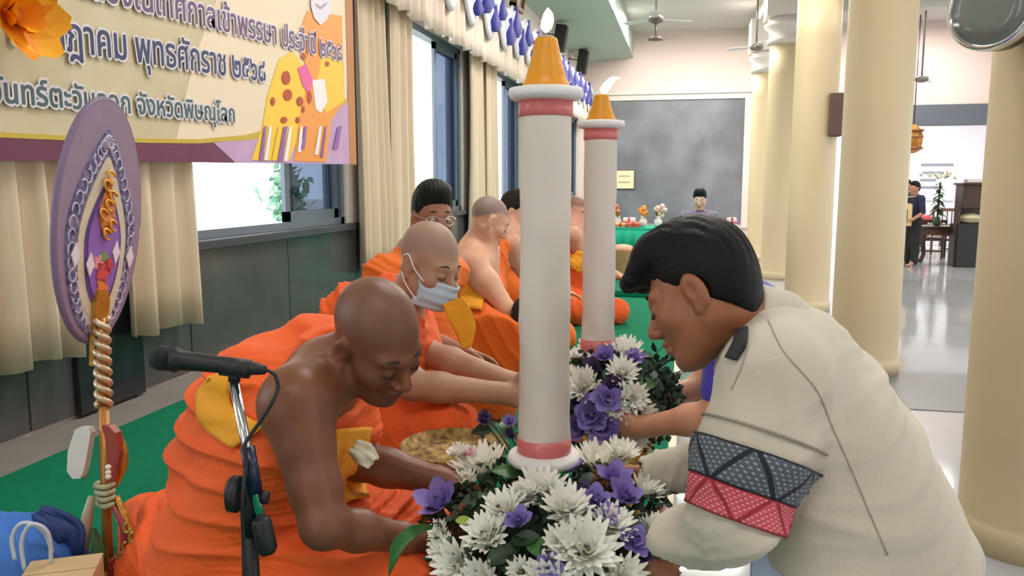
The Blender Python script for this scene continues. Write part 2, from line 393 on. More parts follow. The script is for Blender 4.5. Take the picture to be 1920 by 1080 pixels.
for wi, c in enumerate(bays):
    w = thing('window_%d' % (wi + 1), 'aluminium sliding window in the left wall, bay %s from the near end' % ['first', 'second', 'third', 'fourth', 'fifth', 'sixth'][wi],
              None, (WX - 0.05, c, SILL), kind='structure')
    a, b = c - HALF, c + HALF
    fr = [bx((WX - 0.14, a, SILL), (WX - 0.02, a + 0.06, HEAD)), bx((WX - 0.14, b - 0.06, SILL), (WX - 0.02, b, HEAD)),
          bx((WX - 0.14, a, HEAD - 0.06), (WX - 0.02, b, HEAD)), bx((WX - 0.14, a, SILL), (WX - 0.02, b, SILL + 0.05))]
    obj('window_frame', join(*fr), m_alu, w, smooth=False)
    obj('window_sill', bx((WX - 0.2, a - 0.06, SILL - 0.055), (WX + 0.05, b + 0.06, SILL), 0.006), m_dark_alu, w, smooth=False)
    # the right-hand sashes are slid together on the far side
    for k, (s0, s1, xx) in enumerate(((c + 0.16, b - 0.06, WX - 0.06), (c + 0.28, b - 0.06, WX - 0.1))):
        sash = obj('sash', join(bx((xx - 0.015, s0, SILL + 0.05), (xx + 0.015, s0 + 0.07, HEAD - 0.06)), bx((xx - 0.015, s1 - 0.07, SILL + 0.05), (xx + 0.015, s1, HEAD - 0.06)),
                   bx((xx - 0.015, s0, SILL + 0.05), (xx + 0.015, s1, SILL + 0.12)), bx((xx - 0.015, s0, HEAD - 0.13), (xx + 0.015, s1, HEAD - 0.06))), m_alu, w, smooth=False)
        obj('pane', bx((xx - 0.003, s0 + 0.06, SILL + 0.11), (xx + 0.003, s1 - 0.06, HEAD - 0.12)), m_glass, sash, smooth=False)
# far wall with a framed slate board, right part with an opening to the annex
fw_ = [bx((WX - 0.2, FY, -0.05), (3.0, FY + 0.2, CZ)), bx((3.0, FY, 3.32), (9.0, FY + 0.2, CZ)), bx((8.3, FY, 0), (9.0, FY + 0.2, 3.4))]
wall_far = struct('wall_far', join(*fw_), mat('pinkish_white_plaster', (236, 216, 210), .75, var=.05, vscale=1), label='white end wall of the hall')
struct('slate_panel', bx((-2.3, FY - 0.03, 0.6), (1.26, FY, 3.55)), m_slate, wall_far, label='large dark grey slate panel')
struct('panel_frame', join(bx((-2.6, FY - 0.07, 3.55), (1.5, FY, 3.68), 0.01), bx((-2.6, FY - 0.11, 3.68), (1.5, FY, 3.8), 0.015), bx((1.26, FY - 0.07, 0.5), (1.5, FY, 3.55), 0.01)), m_white, wall_far)
struct('trim_2', bx((3.0, FY - 0.08, 2.86), (8.3, FY + 0.22, 3.32), 0.01), mat('slate_blue_beam', (98, 104, 116), 0.5), label='dark grey beam over the opening to the annex')
# unseen side wall with openings and back wall, added to cut the daylight
struct('wall_right', join(bx((9.0, -6, -.05), (9.2, 27, .75)), bx((9.0, -6, 3.1), (9.2, 27, CZ)), *[bx((9.0, y_, .75), (9.2, y_ + 1.2, 3.1)) for y_ in (-6.2, -.6, 5.4, 11.4, 17.4)]), m_white, label='white side wall with wide openings beyond the aisle')
struct('wall_back', bx((-3, -6.2, -.05), (9.2, -6, CZ)), m_white, label='plain white wall at the near end of the hall')
# ceiling: slanted pale green soffit above the windows, then the flat ceiling with beams
struct('ceiling', bx((-1.37, -6, CZ), (9, FY + 0.2, CZ + 0.1)), m_ceil, label='flat white ceiling')
struct('trim_3', (np.array([(WX - 0.02, -3, 4.45), (WX - 0.02, FY, 4.45), (-1.37, FY, 4.58), (-1.37, -3, 4.58),
                            (WX - 0.02, -3, CZ + .1), (WX - 0.02, FY, CZ + .1), (-1.37, FY, CZ + 0.1), (-1.37, -3, CZ + 0.1)]),
                  [(0, 1, 2, 3), (7, 6, 5, 4), (0, 3, 7, 4), (1, 5, 6, 2), (0, 4, 5, 1), (2, 6, 7, 3)]), m_green_soffit, label='slanted pale green soffit above the windows')
for k, by in enumerate((7.05, 10.4, 13.75, 17.1)):
    struct('trim_%d' % (4 + k), bx((1.3, by - 0.14, CZ - 0.3), (9, by + 0.14, CZ), 0.01), m_ceil, label='white ceiling beam over the side aisle, %s of four' % ['nearest', 'second', 'third', 'farthest'][k])
struct('trim_8', bx((1.3, -6, CZ - 0.38), (1.64, FY, CZ), 0.01), m_white, label='white beam along the tops of the columns')
# the annex beyond the opening
struct('annex_wall', join(bx((2.0, 26.8, 0), (10, 27, 4.4)), bx((2.0, FY + 0.2, 0), (2.2, 27, 4.4)), bx((9.8, FY + 0.2, 0), (10, 27, 4.4))), mat('annex_white', (232, 232, 236), 0.8), label='bright white annex wall beyond the opening')
struct('annex_ceiling', bx((2.0, FY + 0.2, 4.4), (10, 27, 4.5)), m_ceil, label='white annex ceiling')
struct('annex_pillar', bx((6.12, 24.8, 0), (6.42, 25.1, 4.4), 0.02), mat('annex_grey', (205, 206, 214), 0.7), label='pale square pillar inside the annex')

# columns
CX, CR = 1.475, 0.262
def column_prof():
    p = [(CR * 1.06, 0), (CR * 1.06, 0.1), (CR * 1.02, 0.12), (CR, 0.14)]
    p += [(CR * (1 - 0.03 * t), 0.24 + 3.5 * t) for t in np.linspace(0.05, 1, 8)]
    return p
shaft = lathe(column_prof(), 40)
cap_ = join(lathe([(CR * 1.0, 3.74), (CR * 1.18, 3.78), (CR * 1.18, 3.83), (CR * 1.02, 3.86), (CR * 1.05, 3.95), (CR * 1.3, 4.02), (CR * 1.36, 4.06), (CR * 1.1, 4.1), (CR * 1.12, 4.17)], 40))
sh_me = cp_me = None
for k, (cy, lab) in enumerate(((3.72, 'thick cream round column nearest the camera, with a chrome rimmed disc on it'),
                               (7.05, 'cream round column behind the bending man, with a small dark hook'),
                               (10.4, 'cream round column with a brown box fixed to its far side'),
                               (13.8, 'narrow looking cream round column, fourth in the row'), (17.2, 'cream round column farthest away, beside the slate panel'))):
    c = thing('column', lab, 'column', (CX, cy, 0), 'cream columns in a row', kind='structure')
    if sh_me is None:
        s = obj('shaft', xf(shaft, None, (CX, cy, 0)), m_cream, c); t = obj('capital', xf(cap_, None, (CX, cy, 0)), m_white, c); sh_me, cp_me = s, t
        u = obj('abacus', bx((CX - 0.34, cy - 0.34, 4.165), (CX + 0.34, cy + 0.34, CZ - .38)), m_white, c, smooth=False); ab_me = u
    else:
        for q in (sh_me, cp_me, ab_me):
            d = q.copy(); d.parent = c; COL.objects.link(d)
    if k == 1:
        obj('hook', tube([at(1634, 228, 6.72), at(1634, 231, 6.6), at(1652, 231, 6.6), at(1662, 230, 6.66), at(1662, 228, 6.72)], 0.012, 8), mat('dark_iron', (70, 56, 46), 0.6), c)
    if k == 2:
        q = V(CX + 0.24, cy - 0.12, 0); z0 = onax(1560, 258, 1, cy)[2]
        obj('bracket_box', bx((CX + 0.12, cy - 0.3, z0), (CX + 0.27, cy - 0.1, z0 + 0.5), 0.015), mat('brown_box', (96, 74, 66), 0.6), c, smooth=False)

# curtains: one panel at each side of every window
m_curtain = mat('cream_curtain', (228, 208, 182), 0.85, var=0.05, vscale=5, bump=0.1, bscale=140, sheen=0.3)
ord_ = ['first', 'second', 'third', 'fourth', 'fifth', 'sixth']
def curtain(y0, y1, seed, label):
    rs = random.Random(seed); ph = rs.uniform(0, 6); nf = max(3, int((y1 - y0) / 0.15))
    def fn(u, v):
        pin = 1 - 0.12 * v
        y = (y0 + y1) / 2 + (u - 0.5) * (y1 - y0) * (0.93 + 0.07 * (1 - v)) + 0.015 * math.sin(5 * v + ph)
        x = WX + 0.1 + (0.022 + 0.02 * (1 - v)) * math.sin(2 * PI * nf * u + ph + 0.6 * math.sin(3 * v + ph)) + 0.01 * math.sin(2 * PI * 2.3 * nf * u + ph * 2)
        z = 0.825 + 0.012 * math.sin(2 * PI * 1.5 * u + ph) + v * (3.32 - 0.825)
        return (x, y, z)
    o = obj('curtain', sheet(fn, 10 * nf, 12, 0.006), m_curtain, own=True)
    tag(o, label, 'curtain', 'cream curtains along the windows')
curtain(2.3, 2.9, 3, 'cream curtain panel at the left, behind the purple ceremonial fan')
curtain(3.22, 3.74, 4, 'cream curtain panel at the near edge of the low bright window')
bnames = ['low bright window under the banner', 'tall bright window behind the monk with glasses', 'second tall bright window, behind the bare shouldered monk', 'window hidden behind the large candle', 'last window by the slate wall']
for i in range(1, 6):
    c = bays[i]
    if i > 1: curtain(c - 1.60, c - 1.0, 10 + i, 'cream curtain, near side of the ' + bnames[i - 1])
    if i < 5: curtain(c + 1.08, c + 1.72, 20 + i, 'cream curtain, far side of the ' + bnames[i - 1])

# valance: pleated skirt with white swags and royal blue bows
m_skirt = mat('cream_pink_valance', (246, 226, 212), 0.85, bump=0.1, bscale=120, sheen=0.3)
m_swag = mat('white_satin', (236, 236, 248), 0.6, sheen=0.3)
m_blue = mat('royal_blue_satin', (62, 60, 168), 0.55, sheen=0.3)
va = thing('valance', 'cream pleated valance with white swags and blue bows above the windows', 'valance', (WX + 0.2, 10, 3.2))
def skirt(u, v):
    y = 5.95 + u * 13.7
    return (WX + 0.22 + 0.028 * math.sin(2 * PI * y / 0.26) + 0.012 * math.sin(2 * PI * y / 0.11), y, 3.02 + 0.02 * math.sin(2 * PI * y / 0.42) + v * 0.75)
obj('skirt', sheet(skirt, 520, 5, 0.008), m_skirt, va)
obj('valance_board', bx((WX + 0.005, 5.95, 3.86), (WX + 0.2, 19.7, 3.92)), m_white, va, smooth=False)
yb = 5.95; k = 0
while yb < 19.5:
    L_ = 0.82
    def sw(u, v, yb=yb):
        s = math.sin(PI * u); y = yb + u * L_
        return (WX + 0.27 + 0.05 * math.sin(PI * v) + 0.014 * math.sin(5 * PI * v), y, 3.93 - (0.10 + 0.3 * v) * s - 0.26 * v + 0.05 * math.sin(PI * v))
    g = sheet(sw, 12, 12, 0.008)
    obj('swag', g, m_swag, va)
    for q, (yo, zo, s) in enumerate(((0.02, 3.74, .8 + .45 * abs(math.sin(k * 1.9))), (0.42, 3.54, .65 + .4 * abs(math.sin(k * 2.7 + 1))))):
        tri = [(-0.11 * s, -0.14 * s), (-0.02 * s, -0.2 * s), (0.06 * s, -0.19 * s), (0.12 * s, -0.10 * s), (0.05 * s, 0.02 * s), (0.02 * s, 0.15 * s), (-0.03 * s, 0.12 * s), (-0.05 * s, 0.0)]
        Mx = np.column_stack([(0.55, .83, 0), (0.05, 0, 1), (.83, -.55, 0)])
        obj('blue_bow', slab(tri, 0.014, Mx, (WX + 0.325 + 0.01 * q, yb + yo + 0.06 * math.sin(k * 3.1), zo)), m_blue, va)
    yb += L_; k += 1
# framed pictures leaning out from the wall above the valance
p = V(WX + 0.3, 11.3, 4.2); t = thing('picture_frame', 'brown framed picture leaning out above the valance, near the top edge', 'picture', (p[0], p[1], 3.94))
rot = np.array(Matrix.Rotation(math.radians(12), 3, 'Y')); hh = .5
obj('frame', xf(join(bx((-0.05, -0.26, -hh / 2), (0.05, -0.21, hh / 2)), bx((-0.05, 0.21, -hh / 2), (0.05, 0.26, hh / 2)), bx((-0.05, -0.26, hh / 2 - 0.05), (0.05, 0.26, hh / 2)), bx((-0.05, -0.26, -hh / 2), (0.05, 0.26, -hh / 2 + 0.05))), rot, p), mat('brown_picture_frame', (132, 92, 60), .4), t, smooth=False)
obj('picture', xf(bx((-0.03, -0.22, -hh / 2 + 0.03), (0.01, 0.22, hh / 2 - 0.03)), rot, p), mat('old_print', (150, 136, 118), 0.3, var=0.5, vscale=6), t, smooth=False)
for (px, yv, lab) in ((1040, 14.9, 'black loudspeaker on the valance board, beside the large flame'), (1085, 18.0, 'black loudspeaker on the valance board, between the two candles')):
    p = V(WX + 0.27, yv, 3.95); t = thing('loudspeaker', lab, 'loudspeaker', p, 'black loudspeakers above the windows'); rot = np.array(Matrix.Rotation(math.radians(8), 3, 'Y'))
    k = 1.0 if px < 1060 else 1.1
    obj('cabinet', xf(bx((-0.1, -0.12, 0.0), (0.1, 0.12, .47 * k), .015), rot, p), mat('speaker_black', (30, 30, 28), .5), t, smooth=False)
    obj('grille', xf(bx((0.1, -0.105, 0.02), (0.112, 0.105, .45 * k), .005), rot, p), mat('speaker_grille', (44, 44, 42), .7, bump=.5, bscale=300), t, smooth=False)
    obj('mounting_arm', tube([p + V(-.08, 0, .3), V(WX + .003, yv, 4.3)], .012, 8), m_dark_alu, t)

# ceiling fans and lamps
m_fanw = mat('fan_white', (232, 236, 238), 0.35); m_fand = mat('fan_grey_metal', (128, 120, 112), 0.4, metal=0.3)
def ceiling_fan(p, lab, ang, tubes=True, r=0.62):
    t = thing('ceiling_fan', lab, 'ceiling fan', p, None)
    obj('rod', tube([p + V(0, 0, 0.02), V(p[0], p[1], CZ)], 0.018, 10), m_fand, t)
    obj('motor', lathe([(0.03, 0.06), (0.1, 0.045), (0.13, 0.01), (0.12, -0.04), (0.06, -0.065)], 24, p), m_fand, t)
    for k in range(3):
        a = ang + k * 2 * PI / 3; d = V(math.cos(a), math.sin(a), 0); s = V(-d[1], d[0], 0.14)
        o = [p + d * 0.11 - s * 0.03, p + d * 0.3 - s * 0.062, p + d * (r - 0.03) - s * 0.075, p + d * r - s * 0.05, p + d * r + s * 0.05, p + d * (r - 0.03) + s * 0.075, p + d * 0.3 + s * 0.062, p + d * 0.11 + s * 0.03]
        v = np.array(o + [q + V(0, 0, 0.008) for q in o]); n = 8
        obj('blade', (v, [tuple(range(7, -1, -1)), tuple(range(8, 16))] + [(i, (i + 1) % n, n + (i + 1) % n, n + i) for i in range(n)]), m_fanw, t, smooth=False)
    if tubes:
        obj('light_stem', tube([p - V(0, 0, 0.06), p - V(0, 0, 0.3)], 0.014, 8), m_fand, t)
        obj('light_shade', lathe([(0.02, -0.27), (0.1, -0.29), (0.13, -0.32), (0.12, -0.33)], 20, p), m_fand, t)
    return t
ceiling_fan(at(1230, 36, 13.0), 'white ceiling fan above the end of the hall, near the slanted soffit', 0.5)
ceiling_fan(at(1728, 148, 15.6), 'white ceiling fan over the side aisle, between the two thick columns', 1.1, False)
ceiling_fan(at(1418, 88, 15.0), 'white ceiling fan half hidden by the far columns', 2.72, False, 0.55)
for p, lab in ((at(1212, 2, 11.2), 'fluorescent batten on the ceiling before the fan'),):
    t = thing('ceiling_lamp', lab, 'ceiling lamp', (p[0], p[1], CZ - 0.06))
    obj('housing', bx((p[0] - 0.62, p[1] - 0.05, CZ - 0.05), (p[0] + 0.62, p[1] + 0.05, CZ - 0.001), 0.01), m_fanw, t, smooth=False)
    obj('lamp_tube', tube([(p[0] - 0.58, p[1], CZ - 0.075), (p[0] + 0.58, p[1], CZ - 0.075)], 0.016, 10), mat('lit_tube', (235, 255, 248), 0.4, emit=3.0), t)
# chrome rimmed disc on the nearest column
q = at(1858, 10, 3.02); dn = nrm(cdir(-0.86, -0.05, -0.55)); Mq = frame(dn, (0, 0, 1))
t = thing('wall_clock', 'round grey faced disc with chrome rim high on the nearest column', 'clock', q)
obj('case', lathe([(0.135, -0.12), (0.158, -0.1), (0.162, -0.03), (0.158, 0.0)], 48, q, Mq), mat('black_case', (40, 34, 28), 0.3), t)
obj('rim', lathe([(0.158, -0.055), (0.166, -0.03), (0.167, 0.0), (0.158, 0.016), (0.145, 0.01), (0.145, -0.055)], 48, q, Mq, caps=False), mat('chrome', (225, 228, 232), 0.12, metal=1.0), t)
obj('face', lathe([(0.147, -0.01), (0.147, 0.004), (0.08, 0.008), (0.002, 0.01)], 48, q, Mq), mat('grey_face', (120, 128, 126), 0.15, coat=0.5), t)
obj('mount', tube([q - dn * 0.1, V(CX - 0.2, 3.65, q[2])], 0.03, 10), mat('black_case', (40, 34, 28)), t)
# pale tree crown outside the low window
t = thing('tree', 'pale green garden tree seen outside the low bright window', 'tree', (-9.0, 9.6, 0))
pt = onax(542, 375, 0, -9.0); rs = random.Random(5); lv = []
for i in range(260):
    d = V(rs.gauss(0, .2), rs.gauss(0, .28), rs.gauss(0, .42)); c = pt + d; n = frame(V(rs.uniform(-1, 1), rs.uniform(-1, 1), rs.uniform(.2, 1)))
    lv.append(xf((np.array([(-.04, 0, 0), (0, -.06, .01), (.1, 0, 0), (0, .06, .01)]), [(0, 1, 2, 3)]), n * 1.6, c))
obj('foliage', join(*lv), mat('pale_leaf', (120, 168, 140), 0.7), t, kind='stuff', smooth=False)
obj('trunk', tube([(pt[0], pt[1], -0.06), (pt[0], pt[1], pt[2])], 0.05, 8), mat('bark', (120, 100, 84), 0.9), t)
# ------------------------------------------------------------------ people
def skin_mat(name, rgb, rough=0.5): return mat(name, rgb, rough, sss=0.06, attr='tone', bump=0.06, bscale=180, spec=0.4)
def L3(c): return np.array(lin(c)[:3])
class Head:
    def __init__(s, c, fwd, up, sc=1.0):
        f = nrm(fwd); u = nrm(np.asarray(up) - f * np.dot(up, f)); s.c = np.asarray(c, float); s.R = np.column_stack([f, np.cross(u, f), u]); s.s = sc
    def L(s, x, y, z): return s.c + s.R @ (np.array([x, y, z]) * s.s)
    def inv(s, P): return ((P - s.c) @ s.R) / s.s
def add_head(F, H, ears=1.0):
    L, R, k = H.L, H.R, H.s
    def E(c, r, kk=.02, rot=None, sub=False): F.ell(L(*c), np.array(r) * k, R if rot is None else R @ rot, kk, sub)
    E((-.016, 0, .034), (.095, .076, .087)); E((.028, 0, -.028), (.062, .062, .088), .03)
    for s in (-1, 1):
        F.cap(L(-.008, .05 * s, -.058), L(.05, .024 * s, -.104), .022 * k, .02 * k, .025)
        F.cap(L(.072, .04 * s, .017), L(.084, .01 * s, .013), .012 * k, .012 * k, .016)
        E((.054, .045 * s, -.032), (.027, .021, .022), .025)
    E((.066, 0, -.107), (.021, .025, .02), .022)
    for s in (-1, 1): E((.1, .031 * s, -.008), (.02, .019, .012), .012, sub=True)
    for s in (-1, 1): E((.075, .031 * s, -.008), (.0165, .018, .0125), .004)
    F.cap(L(.087, 0, .004), L(.109, 0, -.036), .0085 * k, .0125 * k, .012)
    for s in (-1, 1): E((.097, .013 * s, -.043), (.012, .009, .0085), .006)
    E((.087, 0, -.066), (.014, .025, .008), .008); E((.085, 0, -.081), (.013, .021, .0085), .006); F.cap(L(.103, -.02, -.0735), L(.103, .02, -.0735), .003 * k, .003 * k, .004, sub=True)
    for s in (-1, 1):
        rot = np.array(Matrix.Rotation(math.radians(14), 3, 'Y') @ Matrix.Rotation(s * math.radians(-18), 3, 'Z'))
        E((-.012, .079 * s, -.012), (.021 * ears, .0085, .035 * ears), .006, rot)
        E((-.003, .09 * s, -.008), (.0125, .0095, .02), .003, rot, True); E((-.006, .077 * s, -.044), (.009, .006, .01), .006)
def face_parts(H, parent, brow=(40, 30, 26), closed=True):
    L = H.L; mb = mat('eyebrow_%d' % brow[0], brow, 0.8); ml = mat('lash_line', (32, 22, 20), 0.6)
    for s in (-1, 1):
        obj('eyebrow', tube([L(.089, .014 * s, .02), L(.09, .03 * s, .027), L(.078, .048 * s, .02)], [.0022, .003, .0012], 6, 5), mb, parent)
        if closed:
            obj('eyelid_line', tube([L(.087, .016 * s, -.012), L(.0925, .031 * s, -.0165), L(.083, .046 * s, -.012)], [.001, .0018, .001], 6, 5), ml, parent)
        else:
            e = obj('eye', ball(L(.0785, .031 * s, -.008), .0135 * H.s, 12), mat('eye_white', (225, 215, 205), 0.2), parent)
            obj('iris', ball(L(.0885, .031 * s, -.0105), .0052 * H.s, 10), mat('iris_dark', (30, 20, 16), 0.15), e)
def tones(P, H, base, lips=(150, 82, 70), scalp=None, scalp_amt=.55, beard=0.0):
    b = L3(base); C = np.tile(b, (len(P), 1)); q = H.inv(P); x, y, z = q[:, 0], q[:, 1], q[:, 2]
    n = .5 + .5 * np.sin(23 * x + 3 * np.sin(31 * y)) * np.sin(27 * z + 2 * np.sin(19 * x)); C *= (0.94 + 0.1 * n)[:, None]
    def put(w, c): nonlocal C; C = C * (1 - w[:, None]) + L3(c) * w[:, None]
    near = (np.linalg.norm(q, axis=1) < .19)
    put(near * np.clip(1.6 - ((y / .021) ** 2 + ((z + .0735) / .012) ** 2), 0, 1) * (x > .085) * .75, lips)
    put(near * np.clip(1.3 - ((y / .03) ** 2 + ((z + .03) / .03) ** 2 + ((x - .1) / .04) ** 2), 0, 1) * .15, (200, 100, 80))
    if scalp is not None:
        edge = .045 + np.clip((.02 - x) / .1, 0, 1) * -.075
        put(near * np.clip((z - edge) / .015, 0, 1) * np.clip((.088 - x) / .02, 0, 1) * scalp_amt, scalp)
    if beard: put(near * np.clip((-.062 - z) / .02, 0, 1) * (x > .02) * beard, (70, 66, 66))
    return C
def hand(F, w, d, n, thumb=1, curl=.5, s=1.0, spread=.12, k=.006):
    """palm + five fingers: w wrist, d direction, n palm normal, thumb=+1/-1 side"""
    d = nrm(d); n = nrm(np.asarray(n) - d * np.dot(n, d)); a = np.cross(n, d) * thumb; w = np.asarray(w, float)
    F.ell(w + d * .048 * s, np.array([.053, .042, .0165]) * s, np.column_stack([d, a, n]), .014); F.cap(w - d * .02, w + d * .02 * s, .026 * s, .025 * s, .02)
    for i, (o, ln) in enumerate(((.031, .074), (.0105, .083), (-.0105, .077), (-.03, .06))):
        p = w + (d * .085 + a * o) * s; q = nrm(d + a * spread * (o / .03)); ang = 0
        for j, fr in enumerate((.45, .31, .24)):
            ang += curl * (.55, .75, .55)[j]; e = q * math.cos(ang) + n * math.sin(ang); p2 = p + e * ln * fr * s
            F.cap(p, p2, (.0098, .009, .0083)[j] * s, (.009, .0083, .0073)[j] * s, k); p = p2
    p = w + (d * .022 + a * .03 + n * .004) * s; q = nrm(d * .62 + a * .75 + n * .25)
    for j, ln in enumerate((.042, .033, .027)):
        q = nrm(q + n * .3 * curl + d * .16); p2 = p + q * ln * s; F.cap(p, p2, (.0125, .0105, .0095)[j] * s, (.0105, .0095, .008)[j] * s, k); p = p2
def fit(pts, m=.14):
    a = np.array([np.asarray(p) for p in pts]); return a.min(0) - m, a.max(0) + m
def person(label, base): return thing('person', label, 'person', base)

m_robe = mat('saffron_orange_robe', (242, 96, 28), 0.75, var=0.10, vscale=9, bump=0.5, bscale=34, sheen=0.04)
m_robe2 = mat('amber_orange_robe', (240, 112, 24), 0.75, var=0.10, vscale=9, bump=0.5, bscale=34, sheen=0.04)
m_gold = mat('golden_yellow_cloth', (242, 164, 26), 0.75, var=0.08, vscale=9, bump=0.5, bscale=34, sheen=0.04)

# ---- the near monk, kneeling, bare right arm, leaning to the candle
root = person('bald monk in front, bare right arm, orange robe, bending toward the large candle', (-0.75, 1.55, PZ))
H1 = Head(at(708, 635, 1.62), cdir(.66, -.60, -.45), cdir(.30, .76, -.58), 1.01)
nk, shR, shL = at(612, 700, 1.72), at(556, 762, 1.53), at(640, 668, 1.88)
elR, wrR = at(607, 984, 1.46), at(800, 1016, 1.68)
elL, wrL = at(668, 862, 1.82), at(836, 905, 1.80)
pel = at(440, 1030, 1.83); spine = nrm(nk - pel); across = nrm(shL - shR); frontd = nrm(np.cross(across, spine))
Rb = np.column_stack([frontd, nrm(np.cross(spine, frontd)), spine])
chest, belly = lerp(nk, pel, .38), lerp(nk, pel, .72)
F = Field(*fit([H1.c, shR, shL, elR, wrR, wrL, elL, belly], .15), .0045)
add_head(F, H1)
F.cap(H1.L(-.03, 0, -.04), nk, .056, .066, .03); F.cap(shR, shL, .062, .06, .05); F.cap(nk, lerp(shR, nk, .2), .06, .065, .05)
F.ell(chest, (.105, .165, .2), Rb, .05); F.ell(belly, (.115, .15, .16), Rb, .05)
F.ell(shR, (.062, .058, .066), None, .04)
F.chain([shR, lerp(shR, elR, .35), lerp(shR, elR, .7), elR], [.054, .050, .045, .040], .03); F.ell(elR, (.039, .039, .039), None, .02)
F.chain([elR, lerp(elR, wrR, .3), lerp(elR, wrR, .75), wrR], [.038, .038, .029, .026], .02)
F.chain([shL, elL], [.055, .045], .03); F.chain([elL, lerp(elL, wrL, .35), wrL], [.044, .042, .029], .02)
hand(F, wrR, cdir(.85, -.2, .5), cdir(-.3, .5, .8), -1, .8); hand(F, wrL, cdir(.93, -.35, .1), cdir(-.2, -.7, -.5), -1, .8)
P, Q = F.mesh(2)
fobj('body', (P, Q), skin_mat('brown_skin', (124, 76, 54), .42), root, tones(P, H1, (124, 77, 55), (120, 62, 54), (112, 84, 72), .45, .15))
face_parts(H1, root, (60, 46, 40))
mm = mat('teeth', (225, 215, 200), 0.4)
# robe
knR, knL = at(760, 1120, 1.66), at(800, 1010, 1.98)
F = Field(*fit([nk, shL, pel, knR, knL, at(250, 980, 2.3), at(430, 1200, 1.8), chest], .2), .0056)
F.ell(chest, (.128, .19, .21), Rb, .05); F.ell(belly, (.15, .19, .19), Rb, .06); F.ell(pel, (.17, .2, .15), Rb, .07)
F.cap(shL, lerp(shL, nk, .75), .075, .072, .05); F.cap(shL, lerp(shL, elL, .75), .075, .064, .04)
F.cap(lerp(nk, shL, .4), lerp(chest, belly, .2) - frontd * .05, .07, .13, .06)
F.cap(at(470, 720, 1.76), at(420, 860, 1.86), .09, .12, .06)
F.cap(pel - Up * .02, knR, .135, .10, .06); F.cap(pel, knL, .135, .105, .07); F.cap(knR - Up * .03, knL - Up * .02, .08, .085, .06)
F.cap(lerp(pel, knR, .6), lerp(pel, knL, .7) + Up * .035, .11, .1, .06)
F.cap(pel - Up * .07, at(330, 1010, 2.12), .15, .11, .07); F.cap(at(330, 1000, 2.12), at(268, 962, 2.3), .09, .045, .05); F.cap(at(300, 1080, 1.98), at(520, 1110, 1.7), .1, .1, .06)
F.cap(at(300, 1050, 2.0), at(262, 975, 2.25), .075, .05, .05)
F.ell(shR + Rt * .02 + Up * .03 - Fw * .02, (.125, .115, .125), None, .015, True)
F.cap(shR - Fw * .03, elR - Fw * .02, .092, .062, .012, True); F.cap(lerp(shR, nk, .5) + Up * .05, nk + Up * .045 + Rt * .03, .082, .085, .02, True)
F.cap(nk + Rt * .05, H1.c, .08, .1, .01, True)
F.chain([at(640, 640, 1.93), at(580, 648, 1.9), at(500, 690, 1.84), at(440, 760, 1.84)], [.05, .06, .07, .09], .04); F.cap(shR - Fw * .03, elR - Fw * .02, .085, .062, .012, True)
F.plane((0, 0, PZ + .004), (0, 0, -1))
g = folds(*F.mesh(2), nrm(spine * .75 - frontd * .45), frontd, 96, .016, 1.5, 1.3, 2.2)
fobj('robe', g, m_robe, root)
# golden underlayer showing at the back, and the sash falling over the lap
def strip(pts, wid, th, nrmv, waves=.004):
    c = spline(pts, 6); n = len(c); w_ = np.interp(np.linspace(0, 1, n), np.linspace(0, 1, len(wid)), wid)
    def fn(u, v):
        i = min(int(u * (n - 1) + .5), n - 1); t = nrm(c[min(i + 1, n - 1)] - c[max(i - 1, 0)]); s = nrm(np.cross(t, nrmv))
        return c[i] + s * (v - .5) * w_[i] + nrm(nrmv) * (waves * math.sin(9 * v + 5 * u) + waves * math.sin(17 * v + 2 * u) - .004 * (2 * v - 1) ** 2)
    return sheet(fn, n - 1, 8, th)
obj('underlayer', drape(g, [(392, 712, 440, 690), (372, 745, 432, 728), (375, 782, 440, 765), (400, 815, 470, 790), (440, 842, 500, 800)]), m_gold, root, label='golden yellow fold of the underrobe on the back')
obj('sash', drape(g, [(618, 800, 690, 800), (612, 840, 680, 850), (616, 890, 682, 900), (622, 950, 690, 940)], .012), m_gold, root, label='golden yellow sash hanging in front')
obj('tissue', strip([at(662, 836, 1.63), at(682, 850, 1.62), at(700, 868, 1.625)], (.03, .045, .03), .004, -Fw + Up * .5, .006), mat('white_tissue', (235, 226, 200), .8), root)

# ---- masked monk behind him
root = person('shaven monk wearing a pale blue face mask, reaching to the second candle', (-0.95, 2.5, PZ))
H2 = Head(at(806, 492, 2.55), cdir(.74, -.42, -.52), cdir(.30, .86, -.28), 1.06)
nk, shR, shL = at(752, 574, 2.64), at(728, 640, 2.46), at(770, 596, 2.86)
elR, wrR = at(772, 722, 2.40), at(945, 738, 2.36); elL, wrL = at(800, 662, 2.66), at(960, 716, 2.52)
pel = at(690, 800, 2.66); spine = nrm(nk - pel); across = nrm(shL - shR); frontd = nrm(np.cross(across, spine)); Rb = np.column_stack([frontd, nrm(np.cross(spine, frontd)), spine])
chest, belly = lerp(nk, pel, .38), lerp(nk, pel, .72)
F = Field(*fit([H2.c, shR, shL, elR, wrR + Rt * .14, wrL + Rt * .14, belly], .15), .0065)
add_head(F, H2)
F.cap(H2.L(-.025, 0, -.04), nk, .056, .064, .03); F.cap(shR, shL, .06, .06, .05); F.ell(chest, (.1, .16, .2), Rb, .05); F.ell(belly, (.11, .15, .16), Rb, .05)
F.chain([shR, elR], [.055, .045], .03); F.chain([elR, lerp(elR, wrR, .3), wrR], [.046, .045, .031], .02)
F.chain([shL, elL], [.055, .045], .03); F.chain([elL, lerp(elL, wrL, .3), wrL], [.046, .045, .03], .02)
hand(F, wrR, cdir(.95, -.05, -.1), cdir(.1, .3, -.9), 1, .7); hand(F, wrL, cdir(.95, -.15, .1), cdir(0, -.5, -.8), 1, .6)
